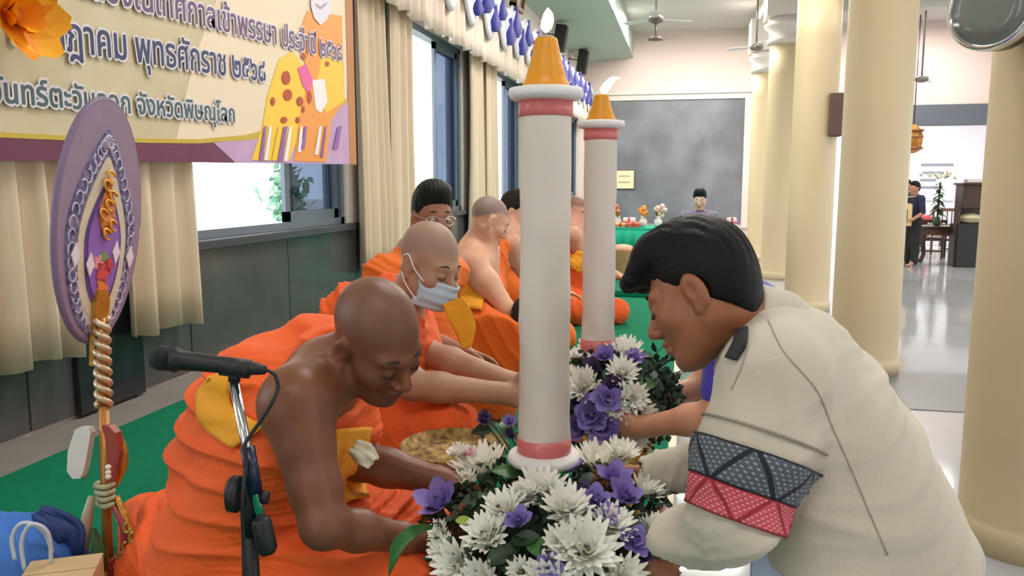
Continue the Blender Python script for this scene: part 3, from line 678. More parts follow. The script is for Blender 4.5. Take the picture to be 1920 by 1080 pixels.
P, Q = F.mesh(2)
fobj('body', (P, Q), skin_mat('light_tan_skin', (178, 138, 116)), root, tones(P, H2, (180, 138, 114), scalp=(150, 128, 118), scalp_amt=.6))
face_parts(H2, root, (70, 58, 54))
m_mask = mat('pale_blue_mask', (186, 206, 222), .85, bump=.05, bscale=200)
def maskf(u, v):
    y = (u - .5) * 2; z = -.025 - .092 * v; x = .125 - .075 * y * y - .05 * max(0, v - .55) * 1.2 - .018 * (1 - v) ** 2 * (abs(y) > .3) + .003 * math.sin(22 * v)
    return H2.L(x, y * .068, z)
mk = obj('face_mask', sheet(maskf, 20, 14, .004), m_mask, root, label='pale blue surgical mask')
for s in (-1, 1):
    obj('ear_loop', tube([H2.L(.055, .067 * s, -.035), H2.L(.02, .082 * s, -.01), H2.L(-.012, .088 * s, .022), H2.L(-.035, .084 * s, .0), H2.L(-.01, .082 * s, -.055), H2.L(.05, .067 * s, -.1)], .0022, 6, 6), mat('white_elastic', (236, 236, 236), .7), mk)
F = Field(*fit([nk, shL, pel, at(850, 810, 2.4), at(800, 780, 2.6), at(640, 900, 2.7)], .2), .0085)
F.ell(chest, (.125, .185, .21), Rb, .05); F.ell(belly, (.15, .19, .19), Rb, .06); F.ell(pel, (.17, .2, .15), Rb, .07)
F.cap(shL, lerp(shL, nk, .8), .072, .07, .05); F.cap(shL, lerp(shL, elL, .8), .072, .06, .04); F.cap(shR, lerp(shR, nk, .6), .07, .066, .05)
F.cap(at(660, 560, 2.72), at(740, 540, 2.72), .05, .05, .05); F.cap(at(640, 590, 2.7), at(620, 740, 2.72), .07, .1, .06)
F.cap(pel, at(845, 800, 2.44), .13, .085, .06); F.cap(pel, at(790, 800, 2.8), .13, .09, .06); F.cap(pel - Up * .04, at(560, 860, 2.8), .12, .08, .06); F.cap(at(790, 870, 2.5), at(850, 815, 2.45), .1, .075, .05)
F.cap(nk + Rt * .04, H2.c, .075, .1, .012, True); F.plane((0, 0, PZ + .004), (0, 0, -1))
g = folds(*F.mesh(2), spine * .6 + frontd * .6, across, 92, .014, 1.5, .4, 2.2); fobj('robe', g, m_robe, root)
obj('sash', drape(g, [(830, 570, 868, 556), (840, 598, 882, 580), (856, 628, 892, 612), (868, 656, 884, 650)], .014, dflt=2.5), m_gold, root, label='golden yellow sash')

# ---- person 3: dark hair and glasses
root = person('seated monk with short black hair and glasses by the curtain, behind the masked monk', (-1.2, 3.2, PZ))
H3 = Head(at(812, 404, 3.35), cdir(.42, -.2, -.88), cdir(.05, .95, -.2), 1.02)
nk, shR, shL = at(790, 486, 3.38), at(722, 520, 3.26), at(846, 512, 3.5); pel = at(770, 740, 3.36)
elL, wrL = at(790, 632, 3.2), at(868, 660, 3.08)
F = Field(*fit([H3.c, shR, shL, elL, wrL + Rt * .16, lerp(nk, pel, .5)], .15), .0075)
add_head(F, H3); F.cap(H3.L(-.02, 0, -.04), nk, .054, .06, .03); F.cap(shR, shL, .06, .06, .05); F.cap(nk, lerp(nk, pel, .6), .12, .13, .06)
F.chain([lerp(shR, shL, .3) - Up * .05, elL], [.055, .045], .03); F.chain([elL, wrL], [.046, .029], .02); hand(F, wrL, cdir(.93, -.3, -.1), cdir(0, -.8, -.4), 1, .35)
P, Q = F.mesh(1); fobj('body', (P, Q), skin_mat('tan_skin', (160, 110, 88)), root, tones(P, H3, (164, 114, 92)))
face_parts(H3, root, (36, 30, 28), False)
def hair(H, parent, col, k=.0042, fringe=True, back=1.0, label=None, seed=0, front=0.0):
    F = Field(H.c - .19, H.c + .19, k); L, R, s = H.L, H.R, H.s
    F.ell(L(-.02, 0, .045), np.array([.098, .083, .098]) * s, R, .02)
    F.ell(L(.02, 0, .1), np.array([.075, .066, .048]) * s, R, .03)
    F.ell(L(-.05, 0, -.01), np.array([.06, .07, .075]) * s, R, .03)
    if front: F.cap(L(.05, .0, .105), L(.122, .0, .074), .034 * s, .019 * s, .03); F.cap(L(.05, .035, .1), L(.105, .03, .07), .03 * s, .018 * s, .02); F.cap(L(.05, -.035, .1), L(.105, -.03, .07), .03 * s, .018 * s, .02)
    F.ell(L(.085, 0, -.03), np.array([.075, .13, .085 + (0 if fringe else .012)]) * s, R, .008, True)
    F.ell(L(.015, 0, -.1), np.array([.095, .2, .075]) * s, R, .01, True); F.ell(L(-.03, 0, -.165), np.array([.14, .2, .09]) * s, R, .01, True)
    for t in (-1, 1): F.ell(L(-.006, .088 * t, -.018), np.array([.03, .03, .036]) * s, R, .006, True)
    P, Q = F.mesh(1); q = H.inv(P); N = vnormals(P, Q)
    d = .0007 * np.sin(390 * q[:, 1] + 4 * np.sin(22 * q[:, 0]) + 2 * np.sin(90 * q[:, 0]) + seed) + .0007 * np.sin(330 * q[:, 1] + 60 * q[:, 0] + 2 * np.sin(40 * q[:, 2]))
    d = d * np.clip((q[:, 2] + .02) / .06, .15, 1)
    return fobj('hair', (P + N * d[:, None], Q), mat('hair_%d_%d' % (col[0], col[2]), col, .55, bump=.25, bscale=240, stretch=(1, .2, 1), spec=.2), parent, label=label)
hair(H3, root, (22, 30, 28))
gl = obj('glasses', join(*[tube([H3.L(.108 - .012 * (math.cos(a) * s > .3), .034 * s + .026 * math.cos(a), -.01 + .019 * math.sin(a)) for a in np.linspace(0, 2 * PI, 17)], .0022, 6) for s in (-1, 1)],
         tube([H3.L(.108, -.01, -.004), H3.L(.108, .01, -.004)], .002, 6), *[tube([H3.L(.1, .06 * s, -.004), H3.L(-.01, .086 * s, .004)], .002, 6) for s in (-1, 1)]), mat('silver_wire', (205, 200, 196), .2, metal=.9), root)
F = Field(*fit([nk, shR, shL, pel, at(950, 745, 3.25), at(640, 620, 3.3)], .2), .011)
F.cap(nk - Up * .06, lerp(nk, pel, .5), .15, .18, .06); F.cap(shR, shL, .08, .08, .06); F.ell(pel, (.24, .24, .17), None, .06); F.cap(shR, at(690, 640, 3.2), .08, .08, .05)
F.cap(at(770, 735, 3.3), at(935, 752, 3.22), .10, .085, .06); F.cap(at(800, 720, 3.5), at(930, 735, 3.6), .09, .08, .05); F.cap(nk + Up * .02, H3.c, .065, .1, .012, True); F.plane((0, 0, PZ + .004), (0, 0, -1))
F.cap(elL, wrL + Rt * .1, .05, .035, .01, True)
fobj('robe', folds(*F.mesh(2), Up + Rt * .4, Rt, 88, .014, 1.5, 2.2, 2.2), m_robe2, root)

# ---- person 4: grey stubble, bare shoulder, head turned away
root = person('monk with grey stubble and bare pale shoulder, seated facing away, third along the row', (-1.05, 4.2, PZ))
H4 = Head(at(918, 414, 4.2), cdir(.80, -.42, .28), cdir(.36, .90, .1), 1.04)
nk, shR, shL = at(892, 458, 4.24), at(888, 498, 4.05), at(925, 470, 4.45); elR, wrR = at(952, 584, 3.95), at(985, 640, 4.0); pel = at(885, 640, 4.25)
F = Field(*fit([H4.c, shR, shL, elR, wrR + Rt * .12, lerp(nk, pel, .6)], .15), .0085)
add_head(F, H4); F.cap(H4.L(-.025, 0, -.04), nk, .054, .066, .03); F.cap(shR, shL, .07, .06, .06); F.ell(lerp(nk, pel, .3), (.13, .17, .2), None, .05)
F.chain([shR, lerp(shR, elR, .4), elR], [.07, .062, .046], .04); F.chain([elR, wrR], [.046, .03], .02); hand(F, wrR, cdir(.7, -.7, 0), cdir(-.5, -.5, .5), 1, .4)
P, Q = F.mesh(1); fobj('body', (P, Q), skin_mat('pale_pink_skin', (214, 162, 138)), root, tones(P, H4, (218, 166, 140), scalp=(118, 110, 108), scalp_amt=.8))
face_parts(H4, root, (110, 104, 100))
F = Field(*fit([nk, shL, pel, at(960, 640, 4.1), at(850, 520, 4.3)], .24), .010)
F.ell(lerp(nk, pel, .55), (.17, .2, .2), None, .06); F.ell(pel, (.25, .25, .17), None, .06); F.cap(shL, lerp(shL, pel, .5), .085, .12, .06)
F.cap(at(905, 600, 4.05), at(940, 650, 3.9), .13, .15, .06); F.cap(pel, at(985, 665, 4.1), .15, .12, .06); F.cap(at(868, 520, 4.16), at(880, 610, 4.1), .09, .1, .05)
F.cap(shR + Up * .02, elR, .088, .055, .012, True); F.cap(nk + Up * .03, nk + Rt * .12 + Up * .06, .1, .1, .02, True); F.plane((0, 0, PZ + .004), (0, 0, -1))
g = folds(*F.mesh(2), Up * .5 + Rt * .8, Fw, 84, .018, 1.8, 3.1, 2.2); fobj('robe', g, m_robe2, root)
obj('sash', drape(g, [(866, 508, 900, 500), (864, 540, 908, 535), (868, 580, 905, 585)], .015, dflt=4.1), m_gold, root, label='golden yellow folded sash')
obj('shoulder_bag', ball(at(976, 596, 3.9), (.05, .05, .10), 16), mat('black_cloth', (30, 28, 36), .8), root, label='small black bag')

# ---- persons 5 and 6, mostly hidden by the candles
def far_monk(label, head, fwd, nkp, pelp, d, rob, skinc, hairc=None, lap=None, seed=0, sash=None):
    root = person(label, (at(pelp[0], pelp[1], d)[0], at(pelp[0], pelp[1], d)[1], PZ)); H = Head(at(head[0], head[1], d), fwd, Up, 1.02)
    nk, pel = at(nkp[0], nkp[1], d), at(pelp[0], pelp[1], d); sA, sB = nk - Up * .05 - Fw * .17, nk - Up * .05 + Fw * .17
    el = lerp(sA, pel, .55) + Rt * .14 - Up * .0; wr = el + Rt * .2 - Up * .03
    F = Field(*fit([H.c, sA, sB, el, wr + Rt * .1, pel], .17), .010); add_head(F, H); F.cap(H.L(-.02, 0, -.04), nk, .055, .06, .03); F.cap(sA, sB, .065, .06, .05); F.cap(nk, lerp(nk, pel, .6), .12, .13, .06)
    F.chain([sA, el, wr], [.06, .046, .03], .03); hand(F, wr, Rt - Up * .2, -Up, 1, .4)
    P, Q = F.mesh(1); fobj('body', (P, Q), skin_mat('skin_%d' % seed, skinc), root, tones(P, H, skinc, scalp=(96, 84, 80), scalp_amt=.7 if hairc is None else 0))
    face_parts(H, root)
    if hairc: hair(H, root, hairc, .006)
    F = Field(*fit([nk, pel, sA, sB, pel + Rt * .4], .22), .0125)
    F.cap(nk - Up * .08 + Fw * .03, lerp(nk, pel, .6), .15, .19, .06); F.cap(sB, nk, .08, .07, .05); F.ell(pel - Up * .05, (.28, .28, .18), None, .06); F.cap(pel - Up * .08, pel + Rt * .36 - Up * .1 - Fw * .1, .15, .1, .06); F.cap(pel - Up * .08, pel + Rt * .3 - Up * .1 + Fw * .2, .15, .1, .06)
    F.ell(sA + Up * .03, (.11, .11, .13), None, .02, True); F.cap(sA, el, .07, .052, .01, True); F.cap(nk + Up * .02, H.c, .065, .1, .012, True); F.plane((0, 0, max(PZ, pel[2] - .26) + .004), (0, 0, -1))
    fobj('robe', folds(*F.mesh(2), Up * .5 + Rt * .8, Fw, 40, .013, 2, seed), rob, root)
    if sash: obj('sash', strip([at(*q) for q in sash], (.1, .16, .08), .014, -Fw, .006), m_gold, root, label='golden yellow sash')
far_monk('orange robed monk with dark hair, half hidden behind the large candle', (968, 398), cdir(.9, -.2, -.3), (957, 446), (945, 600), 5.2, m_robe2, (206, 156, 132), (34, 28, 28), seed=5)
far_monk('orange robed monk seated between the two candles', (1080, 398), cdir(.7, -.3, -.6), (1072, 432), (1062, 560), 6.05, m_robe, (214, 160, 138), None, seed=6, sash=((1074, 480, 5.84), (1088, 492, 5.8), (1096, 506, 5.8)))

# ---- the man in the white woven shirt, bending over from the right
root = person('man with black hair in cream woven shirt bending over the large candle', (0.62, 1.5, 0))
_f, _u = cdir(-.82, -.40, .41), cdir(-.28, .90, .33)
H7 = Head(V(0, 0, 0), _f, _u, 1.0); H7.c = at(1302, 544, 1.40) - H7.R @ V(-.012, .084, -.012)
nk = at(1428, 612, 1.5); shN, shF = at(1450, 722, 1.33), at(1466, 656, 1.72); elN, wrN = at(1376, 972, 1.30), at(1212, 1072, 1.56)
elF, wrF = at(1372, 862, 1.80), at(1205, 894, 1.80); hip = at(1652, 985, 1.52); spine = nrm(nk - hip); dep = nrm(shF - shN)
F = Field(*fit([H7.c, nk, lerp(nk, hip, .3), shN, shF], .13), .0038)
add_head(F, H7, 1.05); F.cap(H7.L(-.03, 0, -.04), nk, .058, .054, .03); F.cap(shN, shF, .04, .04, .05); F.cap(nk, lerp(nk, hip, .3), .05, .08, .04)
P, Q = F.mesh(2); fobj('body', (P, Q), skin_mat('warm_brown_skin', (170, 108, 78), .42), root, tones(P, H7, (154, 96, 68), (150, 78, 66), beard=.12))
face_parts(H7, root, (26, 20, 18), True); hair(H7, root, (14, 13, 15), .0038, label='thick black hair', front=1)
# hands (own skinned meshes inside the sleeves)
F = Field(*fit([wrN, wrN - Rt * .16, wrF, wrF - Rt * .16], .08), .0045)
hand(F, wrN, cdir(-.9, -.25, .3), cdir(-.2, .2, .95), -1, .7); F.cap(wrN + Rt * .04, wrN, .025, .025, .01); hand(F, wrF, cdir(-.95, -.2, .1), cdir(0, -.5, -.8), -1, .7); F.cap(wrF + Rt * .04, wrF, .024, .024, .01)
P, Q = F.mesh(1); fobj('hand', (P, Q), skin_mat('warm_brown_skin', (170, 108, 78)), root, np.tile(L3((166, 110, 82)), (len(P), 1)))
m_shirt = mat('cream_woven_cotton', (202, 192, 175), .85, var=.05, vscale=14, bump=.22, bscale=320, stretch=(1, 1, .35), sheen=.2)
Rs = np.column_stack([nrm(np.cross(dep, spine)), dep, spine])
F = Field(*fit([nk, shN, shF, elN, wrN, wrF, elF, hip, at(1815, 1030, 1.5), at(1640, 1130, 1.5), at(1560, 1080, 1.4)], .22), .0066)
F.cap(nk - Up * .012, lerp(nk, hip, .2) - Up * .006, .072, .106, .05)
F.cap(lerp(shN, nk, .2), lerp(shF, nk, .15), .075, .078, .05)
ax = [lerp(nk, hip, t) for t in (.25, .5, .75, 1.0)]
for s in (-1, 0, 1):
    o = dep * .085 * s; F.chain([p + o for p in ax], [.112, .118, .118, .112], .06)
for s in (-1, 1): F.cap(lerp(nk, hip, .45) + dep * .08 * s - Up * .1, at(1560, 1010, 1.5) + dep * .1 * s, .11, .10, .06)
F.cap(at(1520, 900, 1.42), at(1580, 1060, 1.42), .07, .08, .06); F.cap(at(1560, 1020, 1.5), at(1600, 1120, 1.5), .13, .14, .06)
F.cap(hip + dep * .07, at(1716, 1075, 1.6), .115, .10, .06); F.cap(hip - dep * .07, at(1716, 1075, 1.44), .115, .10, .06); F.cap(at(1700, 1000, 1.5), at(1792, 1050, 1.5), .09, .045, .05)
F.chain([shN, lerp(shN, elN, .5), elN], [.082, .076, .060], .05); F.chain([elN, lerp(elN, wrN, .5), lerp(elN, wrN, .95)], [.060, .056, .048], .035)
F.chain([shF, elF], [.085, .066], .04); F.chain([elF, lerp(elF, wrF, .9)], [.064, .045], .03)
F.cap(lerp(nk, H7.c, .45), H7.c, .06, .08, .008, True); F.cap(lerp(elN, wrN, .9), wrN - Rt * .1, .034, .034, .004, True); F.cap(lerp(elF, wrF, .87), wrF - Rt * .1, .03, .03, .004, True)
F.plane(at(1700, 1066, 1.5), nrm(-Up - Rt * .12))
P, Q = F.mesh(2); P, Q = folds(P, Q, spine * .5 + Up * .6, dep, 44, .007, 2.6, .9, 1.6)
def near_seg(P, a, b, r): # soft mask around a segment
    ba = b - a; tt = np.clip((P - a) @ ba / (ba @ ba), 0, 1); return np.exp(-(np.linalg.norm(P - a - tt[:, None] * ba, axis=1) / r) ** 4)
for (sa, sb, rr, amp_, fr) in ((lerp(shN, elN, .97), lerp(elN, wrN, .8), .11, .010, 110), (lerp(shF, elF, .7), wrF, .1, .009, 120), (shN - spine * .06, shN + Up * -.1, .12, .006, 80)):
    P2, _ = folds(P, Q, nrm(sb - sa) * .8 + Up * .6, dep, fr, amp_, 1.8, 2.0); mk_ = near_seg(P, sa, sb, rr); P = P + (P2 - P) * mk_[:, None]
fobj('shirt', (P, Q), m_shirt, root)
# woven bands on the near sleeve
def bandmat(name, base, line, dot):
    m = bpy.data.materials.new(name); m.use_nodes = True; nt = m.node_tree; N, K = nt.nodes, nt.links; b = N['Principled BSDF']; b.inputs['Roughness'].default_value = .85
    uv = N.new('ShaderNodeUVMap'); sp = N.new('ShaderNodeSeparateXYZ'); K.new(uv.outputs[0], sp.inputs[0])
    def mth(op, a, b_=None):
        n = N.new('ShaderNodeMath'); n.operation = op
        for i, q in enumerate((a, b_)):
            if q is None: continue
            if isinstance(q, (int, float)): n.inputs[i].default_value = q
            else: K.new(q, n.inputs[i])
        return n.outputs[0]
    u, v = sp.outputs[0], sp.outputs[1]
    tri = mth('MULTIPLY', mth('ABSOLUTE', mth('SUBTRACT', mth('FRACT', mth('MULTIPLY', u, 5.0)), .5)), 2.0)
    e = mth('ABSOLUTE', mth('SUBTRACT', tri, mth('ADD', mth('MULTIPLY', v, .9), .05))); l1 = mth('LESS_THAN', e, .09)
    e2 = mth('GREATER_THAN', mth('ABSOLUTE', mth('SUBTRACT', v, .5)), .45)
    dx = mth('LESS_THAN', mth('ABSOLUTE', mth('SUBTRACT', mth('FRACT', mth('ADD', mth('MULTIPLY', u, 44), mth('MULTIPLY', v, 5))), .5)), .2)
    dy = mth('LESS_THAN', mth('ABSOLUTE', mth('SUBTRACT', mth('FRACT', mth('ADD', mth('MULTIPLY', v, 9), mth('MULTIPLY', u, -12))), .5)), .22); dd = mth('MULTIPLY', dx, dy)
    c1 = N.new('ShaderNodeMix'); c1.data_type = 'RGBA'; c1.inputs[6].default_value = lin(base); c1.inputs[7].default_value = lin(dot); K.new(dd, c1.inputs[0])
    c2 = N.new('ShaderNodeMix'); c2.data_type = 'RGBA'; c2.inputs[7].default_value = lin(line); K.new(c1.outputs[2], c2.inputs[6]); K.new(mth('MAXIMUM', l1, e2), c2.inputs[0]); K.new(c2.outputs[2], b.inputs['Base Color'])
    return m
shirt_bvh = bvh_of((P, Q))
def skin_pt(c, d, r):
    h = shirt_bvh.ray_cast(Vector(c), Vector(nrm(d))); k = min(h[3], r + .028) if h[0] is not None else r
    return c + nrm(d) * (k + .0045)
def skin_far(c, d, r):
    h = shirt_bvh.ray_cast(Vector(c), Vector(nrm(d))); return h[0] is None or h[3] > r + .024
def band(t0, t1, m, lab, v0, v1):
    a = nrm(elN - shN); x = nrm(np.cross(a, Fw)); y = np.cross(a, x); nU, nV = 56, 8; v, f, uvs, bad = [], [], [], set()
    for j in range(nV + 1):
        t = t0 + (t1 - t0) * j / nV; c = lerp(shN, elN, t); r = np.interp(t, (0, .5, 1), (.082, .076, .060)) + .0115
        for i in range(nU + 1):
            g_ = 2 * PI * i / nU; (bad.add(len(v)) if skin_far(c, x * math.cos(g_) + y * math.sin(g_), r) else None); v.append(skin_pt(c, x * math.cos(g_) + y * math.sin(g_), r)); uvs.append((i / nU, v0 + (v1 - v0) * j / nV))
    for j in range(nV):
        for i in range(nU):
            q_ = (j * (nU + 1) + i, (j + 1) * (nU + 1) + i, (j + 1) * (nU + 1) + i + 1, j * (nU + 1) + i + 1)
            if not bad & set(q_): f.append(q_)
    o = obj('sleeve_band', (np.array(v), f), m, root, label=lab); ul = o.data.uv_layers.new(name='UVMap')
    for lp in o.data.loops: ul.data[lp.index].uv = uvs[lp.vertex_index]
    md = o.modifiers.new('thickness', 'SOLIDIFY'); md.thickness = .004; md.offset = -1
band(.50, .78, bandmat('charcoal_woven_band', (84, 90, 102), (34, 34, 44), (150, 156, 160)), 'charcoal woven zigzag band', 0, 1)
band(.78, 1.0, bandmat('crimson_woven_band', (196, 78, 92), (150, 40, 52), (228, 160, 158)), 'crimson woven zigzag band', 1, 0)
_a = nrm(elN - shN); _x = nrm(np.cross(_a, Fw)); _y = np.cross(_a, _x)
obj('sleeve_seam', tube([skin_pt(lerp(shN, elN, .36), _x * math.cos(q) + _y * math.sin(q), 0.082) for q in np.linspace(0, 2 * PI, 41)], .0022, 6), mat('shirt_seam', (150, 138, 126), .9), root)  # dark sleeve crease, its shade put into the tube's colour
# stand collar with woven lining, inner pale blue hem, trousers
Fc = Field(*fit([nk, at(1380, 590, 1.48)], .12), .004); kdir = nrm(at(1372, 588, 1.485) - at(1440, 614, 1.5)); k0_ = at(1394, 597, 1.488)
Fc.cap(at(1450, 618, 1.5), at(1370, 588, 1.485), .078, .068, .01); Fc.plane(k0_, kdir); Pc, Qc = Fc.mesh(1); fobj('collar', (Pc, Qc), m_shirt, root)
obj('collar_lining', drape(join((P, Q.tolist()), (Pc, Qc.tolist())) if False else (np.concatenate([P, Pc]), np.concatenate([Q, Qc + len(P)])), [(1382, 622, 1404, 616), (1376, 646, 1400, 648), (1364, 672, 1384, 678)], .004, th=.004, dflt=1.42), bandmat('collar_weave', (80, 84, 84), (40, 40, 44), (140, 140, 130)), root)
def surf_line(pts, r=.0016, off=.0005):
    o = []
    for p in spline([V(a_, b_, 0) for a_, b_ in pts], 8):
        r_ = ray(p[0], p[1]); h = shirt_bvh.ray_cast(Vector(CAM), Vector(nrm(r_)))
        if h[0] is not None: o.append(np.array(h[0]) + np.array(h[1]) * off)
    return tube(o, r, 6) if len(o) > 3 else None
for nm_, pts_ in (('side_seam', [(1560, 800), (1592, 870), (1630, 960), (1664, 1040)]), ('shoulder_seam', [(1440, 600), (1470, 660), (1530, 730), (1560, 800)]), ('front_seam', [(1404, 648), (1390, 690), (1372, 730)])):
    g_ = surf_line(pts_)
    if g_: obj(nm_, g_, mat('shirt_seam_light', (172, 160, 144), .9), root)
obj('shirt_hem', strip([at(1446, 975, 1.40), at(1448, 1030, 1.41), at(1446, 1110, 1.42)], (.03, .065, .075), .006, -Fw, .004), mat('pale_blue_lining', (186, 198, 228), .8), root, label='pale blue cloth hanging at the waist')
F = Field(*fit([hip, V(hip[0], hip[1] - .1, 0), V(hip[0] - .1, hip[1] + .15, 0)], .22), .012)
for s in (-1, 1):
    h0 = hip + dep * .09 * s - Up * .03; k0 = h0 - V(0.05, 0, .42); a0 = V(h0[0] + .02, h0[1], .09); F.chain([h0, k0, a0], [.105, .075, .055], .05)
P, Q = F.mesh(1); fobj('trousers', (P, Q), mat('dark_trousers', (46, 42, 44), .8), root)
for s in (-1, 1):
    h0 = hip + dep * .09 * s; p = V(h0[0] + .0, h0[1], .04); obj('shoe', ball(p - V(.05, 0, 0), (.13, .05, .042), 16), mat('black_leather', (26, 24, 24), .4), root)

# ---- person in blue, behind him, holding the second arrangement
root = person('person in royal blue shirt bending behind the man in cream, arms around the second arrangement', (0.75, 2.6, 0))
H8 = Head(at(1336, 545, 2.5), cdir(-.85, -.5, .1), cdir(-.45, .88, 0), .98)
nk = at(1392, 590, 2.42); shN, shF = at(1376, 652, 2.22), at(1410, 612, 2.6); elN, wrN = at(1344, 780, 2.2), at(1206, 800, 2.3); elF, wrF = at(1310, 728, 2.62), at(1226, 750, 2.5)
hip = at(1600, 800, 2.45)
F = Field(*fit([H8.c, nk, shN, shF, elN, wrN - Rt * .15, wrF - Rt * .15, elF], .12), .0062)
add_head(F, H8); F.cap(H8.L(-.03, 0, -.04), nk, .055, .06, .03); F.cap(shN, shF, .055, .055, .05); F.chain([shN, elN], [.054, .044], .03)
F.chain([elN, lerp(elN, wrN, .35), wrN], [.045, .042, .028], .025); F.chain([shF, elF, wrF], [.052, .042, .028], .025)
hand(F, wrN, cdir(-.95, .05, .2), cdir(0, .3, .95), -1, .8); hand(F, wrF, cdir(-.95, .15, -.1), cdir(.1, -.3, -.9), -1, .8)
P, Q = F.mesh(1); fobj('body', (P, Q), skin_mat('tan_skin_2', (196, 140, 112)), root, tones(P, H8, (200, 142, 114))); face_parts(H8, root); hair(H8, root, (20, 16, 18), .005)
m_royal = mat('royal_blue_shirt', (66, 58, 178), .75, bump=.1, bscale=150, sheen=.2)
F = Field(*fit([nk, shN, shF, hip, elN], .2), .0085)
F.cap(nk + (hip - nk) * .06, hip, .115, .15, .05); F.cap(shN, shF, .085, .085, .05); F.cap(at(1400, 556, 2.45), at(1490, 612, 2.45), .06, .07, .05); F.cap(nk + (hip - nk) * .1 - Fw * .1, hip - Fw * .08, .1, .12, .05); F.cap(nk + (hip - nk) * .1 + Fw * .1, hip + Fw * .08, .1, .12, .05)
F.cap(shN, lerp(shN, elN, .62), .074, .064, .03); F.cap(shF, lerp(shF, elF, .5), .072, .062, .03); F.cap(nk, H8.c, .065, .1, .01, True)
fobj('shirt', folds(*F.mesh(2), Up, Rt, 34, .006, 2, .2), m_royal, root)
F = Field(*fit([hip, V(hip[0], hip[1], 0)], .25), .013)
for s in (-1, 1): F.chain([hip + Fw * .09 * s, hip + Fw * .09 * s - V(.04, 0, .42), V(hip[0], hip[1] + .09 * s, .09)], [.12, .075, .055], .05)
P, Q = F.mesh(1); fobj('trousers', (P, Q), mat('dark_trousers', (46, 42, 44), .8), root)
for s in (-1, 1): obj('shoe', ball(V(hip[0] - .05, hip[1] + .09 * s, .04), (.13, .05, .042), 14), mat('black_leather', (26, 24, 24)), root)

# ---- person behind the far table, and two people standing in the side aisle
root = person('person with black bobbed hair seated behind the green offering table', (0.75, 11.2, 0))
H9 = Head(at(1312, 374, 10.4), cdir(-.25, -.35, -.9), cdir(-.05, .95, -.3), 1.05); c9 = H9.c
F = Field(c9 + V(-.4, -.35, -1.05), c9 + V(.4, .35, .2), .013); add_head(F, H9); nk = H9.L(-.03, 0, -.16); F.cap(H9.L(-.02, 0, -.04), nk, .05, .055, .03); F.cap(nk - V(.15, 0, .05), nk + V(.15, 0, -.05), .055, .055, .05)
P, Q = F.mesh(1); fobj('body', (P, Q), skin_mat('fair_skin', (226, 190, 172)), root, tones(P, H9, (226, 190, 172))); hair(H9, root, (18, 22, 28), .007, fringe=True); face_parts(H9, root, (30, 26, 26), False)
F = Field(c9 + V(-.45, -.35, -1.0), c9 + V(.45, .35, 0), .014); F.cap(nk - V(0, 0, .1), nk - V(0, 0, .62), .14, .18, .05); F.cap(nk - V(.17, 0, .07), nk + V(.17, 0, -.07), .075, .075, .05)
for s in (-1, 1): F.chain([nk + V(.18 * s, 0, -.08), nk + V(.23 * s, -.08, -.33), nk + V(.1 * s, -.28, -.4)], [.07, .055, .045], .03)
F.cap(nk, H9.c, .06, .1, .01, True); P, Q = F.mesh(1); fobj('blouse', folds(P, Q, V(0, 0, 1), V(1, 0, 0), 30, .008), mat('lilac_print_blouse', (150, 142, 168), .8, rgb2=(96, 92, 120), vscale=26), root)
F = Field(V(c9[0] - .4, c9[1] - .5, 0), V(c9[0] + .4, c9[1] + .4, c9[2] - .55), .016); hp = nk - V(0, 0, .66)
for s in (-1, 1): F.chain([hp + V(.08 * s, 0, 0), hp + V(.1 * s, -.36, -.02), V(hp[0] + .1 * s, hp[1] - .36, .06)], [.12, .085, .06], .04)
P, Q = F.mesh(1); fobj('skirt', (P, Q), mat('dark_skirt', (60, 54, 66), .8), root)
def stander(label, px, ytop, yfoot, d, top, face, seed, cloth2=(30, 30, 34)):
    ft = at(px, yfoot, d); ft[2] = 0; hgt = at(px, ytop, d)[2]; root = person(label, ft); k = hgt / 1.7; H = Head(V(ft[0], ft[1], hgt - .125 * k), face, (0, 0, 1), k)
    a = nrm(np.cross((0, 0, 1), face)) ; Z = lambda z, o=0, f=0: V(ft[0], ft[1], z * k) + a * o * k + np.asarray(nrm(face)) * f * k
    F = Field(ft + V(-.4, -.4, 0), ft + V(.4, .4, hgt + .06), .014); add_head(F, H); F.cap(H.L(-.02, 0, -.04), Z(1.42), .05 * k, .055 * k, .03); F.cap(Z(1.38, -.16), Z(1.38, .16), .055 * k, .055 * k, .04)
    for s in (-1, 1):
        F.chain([Z(1.37, .18 * s), Z(1.08, .23 * s), Z(.95, .17 * s, .2)], [.05 * k, .042 * k, .028 * k], .03); hand(F, Z(.95, .17 * s, .2), face, (0, 0, -1), s, .4, k); F.chain([Z(.1, .1 * s), Z(.03, .1 * s, .14)], [.04, .03], .03)
    P, Q = F.mesh(1); fobj('body', (P, Q), skin_mat('aisle_skin', (176, 130, 104)), root, tones(P, H, (176, 130, 104))); hair(H, root, (24, 22, 24), .008)
    F = Field(ft + V(-.4, -.4, .6), ft + V(.4, .4, hgt), .014); F.cap(Z(1.32, 0), Z(.95), .13 * k, .15 * k, .05); F.cap(Z(1.37, -.17), Z(1.37, .17), .072 * k, .072 * k, .04)
    for s in (-1, 1): F.chain([Z(1.36, .18 * s), Z(1.1, .23 * s)], [.068 * k, .058 * k], .03)
    P, Q = F.mesh(1); fobj('shirt', (P, Q), mat('shirt_%d' % seed, top, .8), root)
    F = Field(ft + V(-.4, -.4, 0), ft + V(.4, .4, 1.1), .015)
    for s in (-1, 1): F.chain([Z(.93, .075 * s), Z(.5, .09 * s), Z(.1, .1 * s)], [.12 * k, .088 * k, .07 * k], .05)
    P, Q = F.mesh(1); fobj('trousers', (P, Q), mat('trousers_%d' % seed, cloth2, .8), root); return root, H, Z
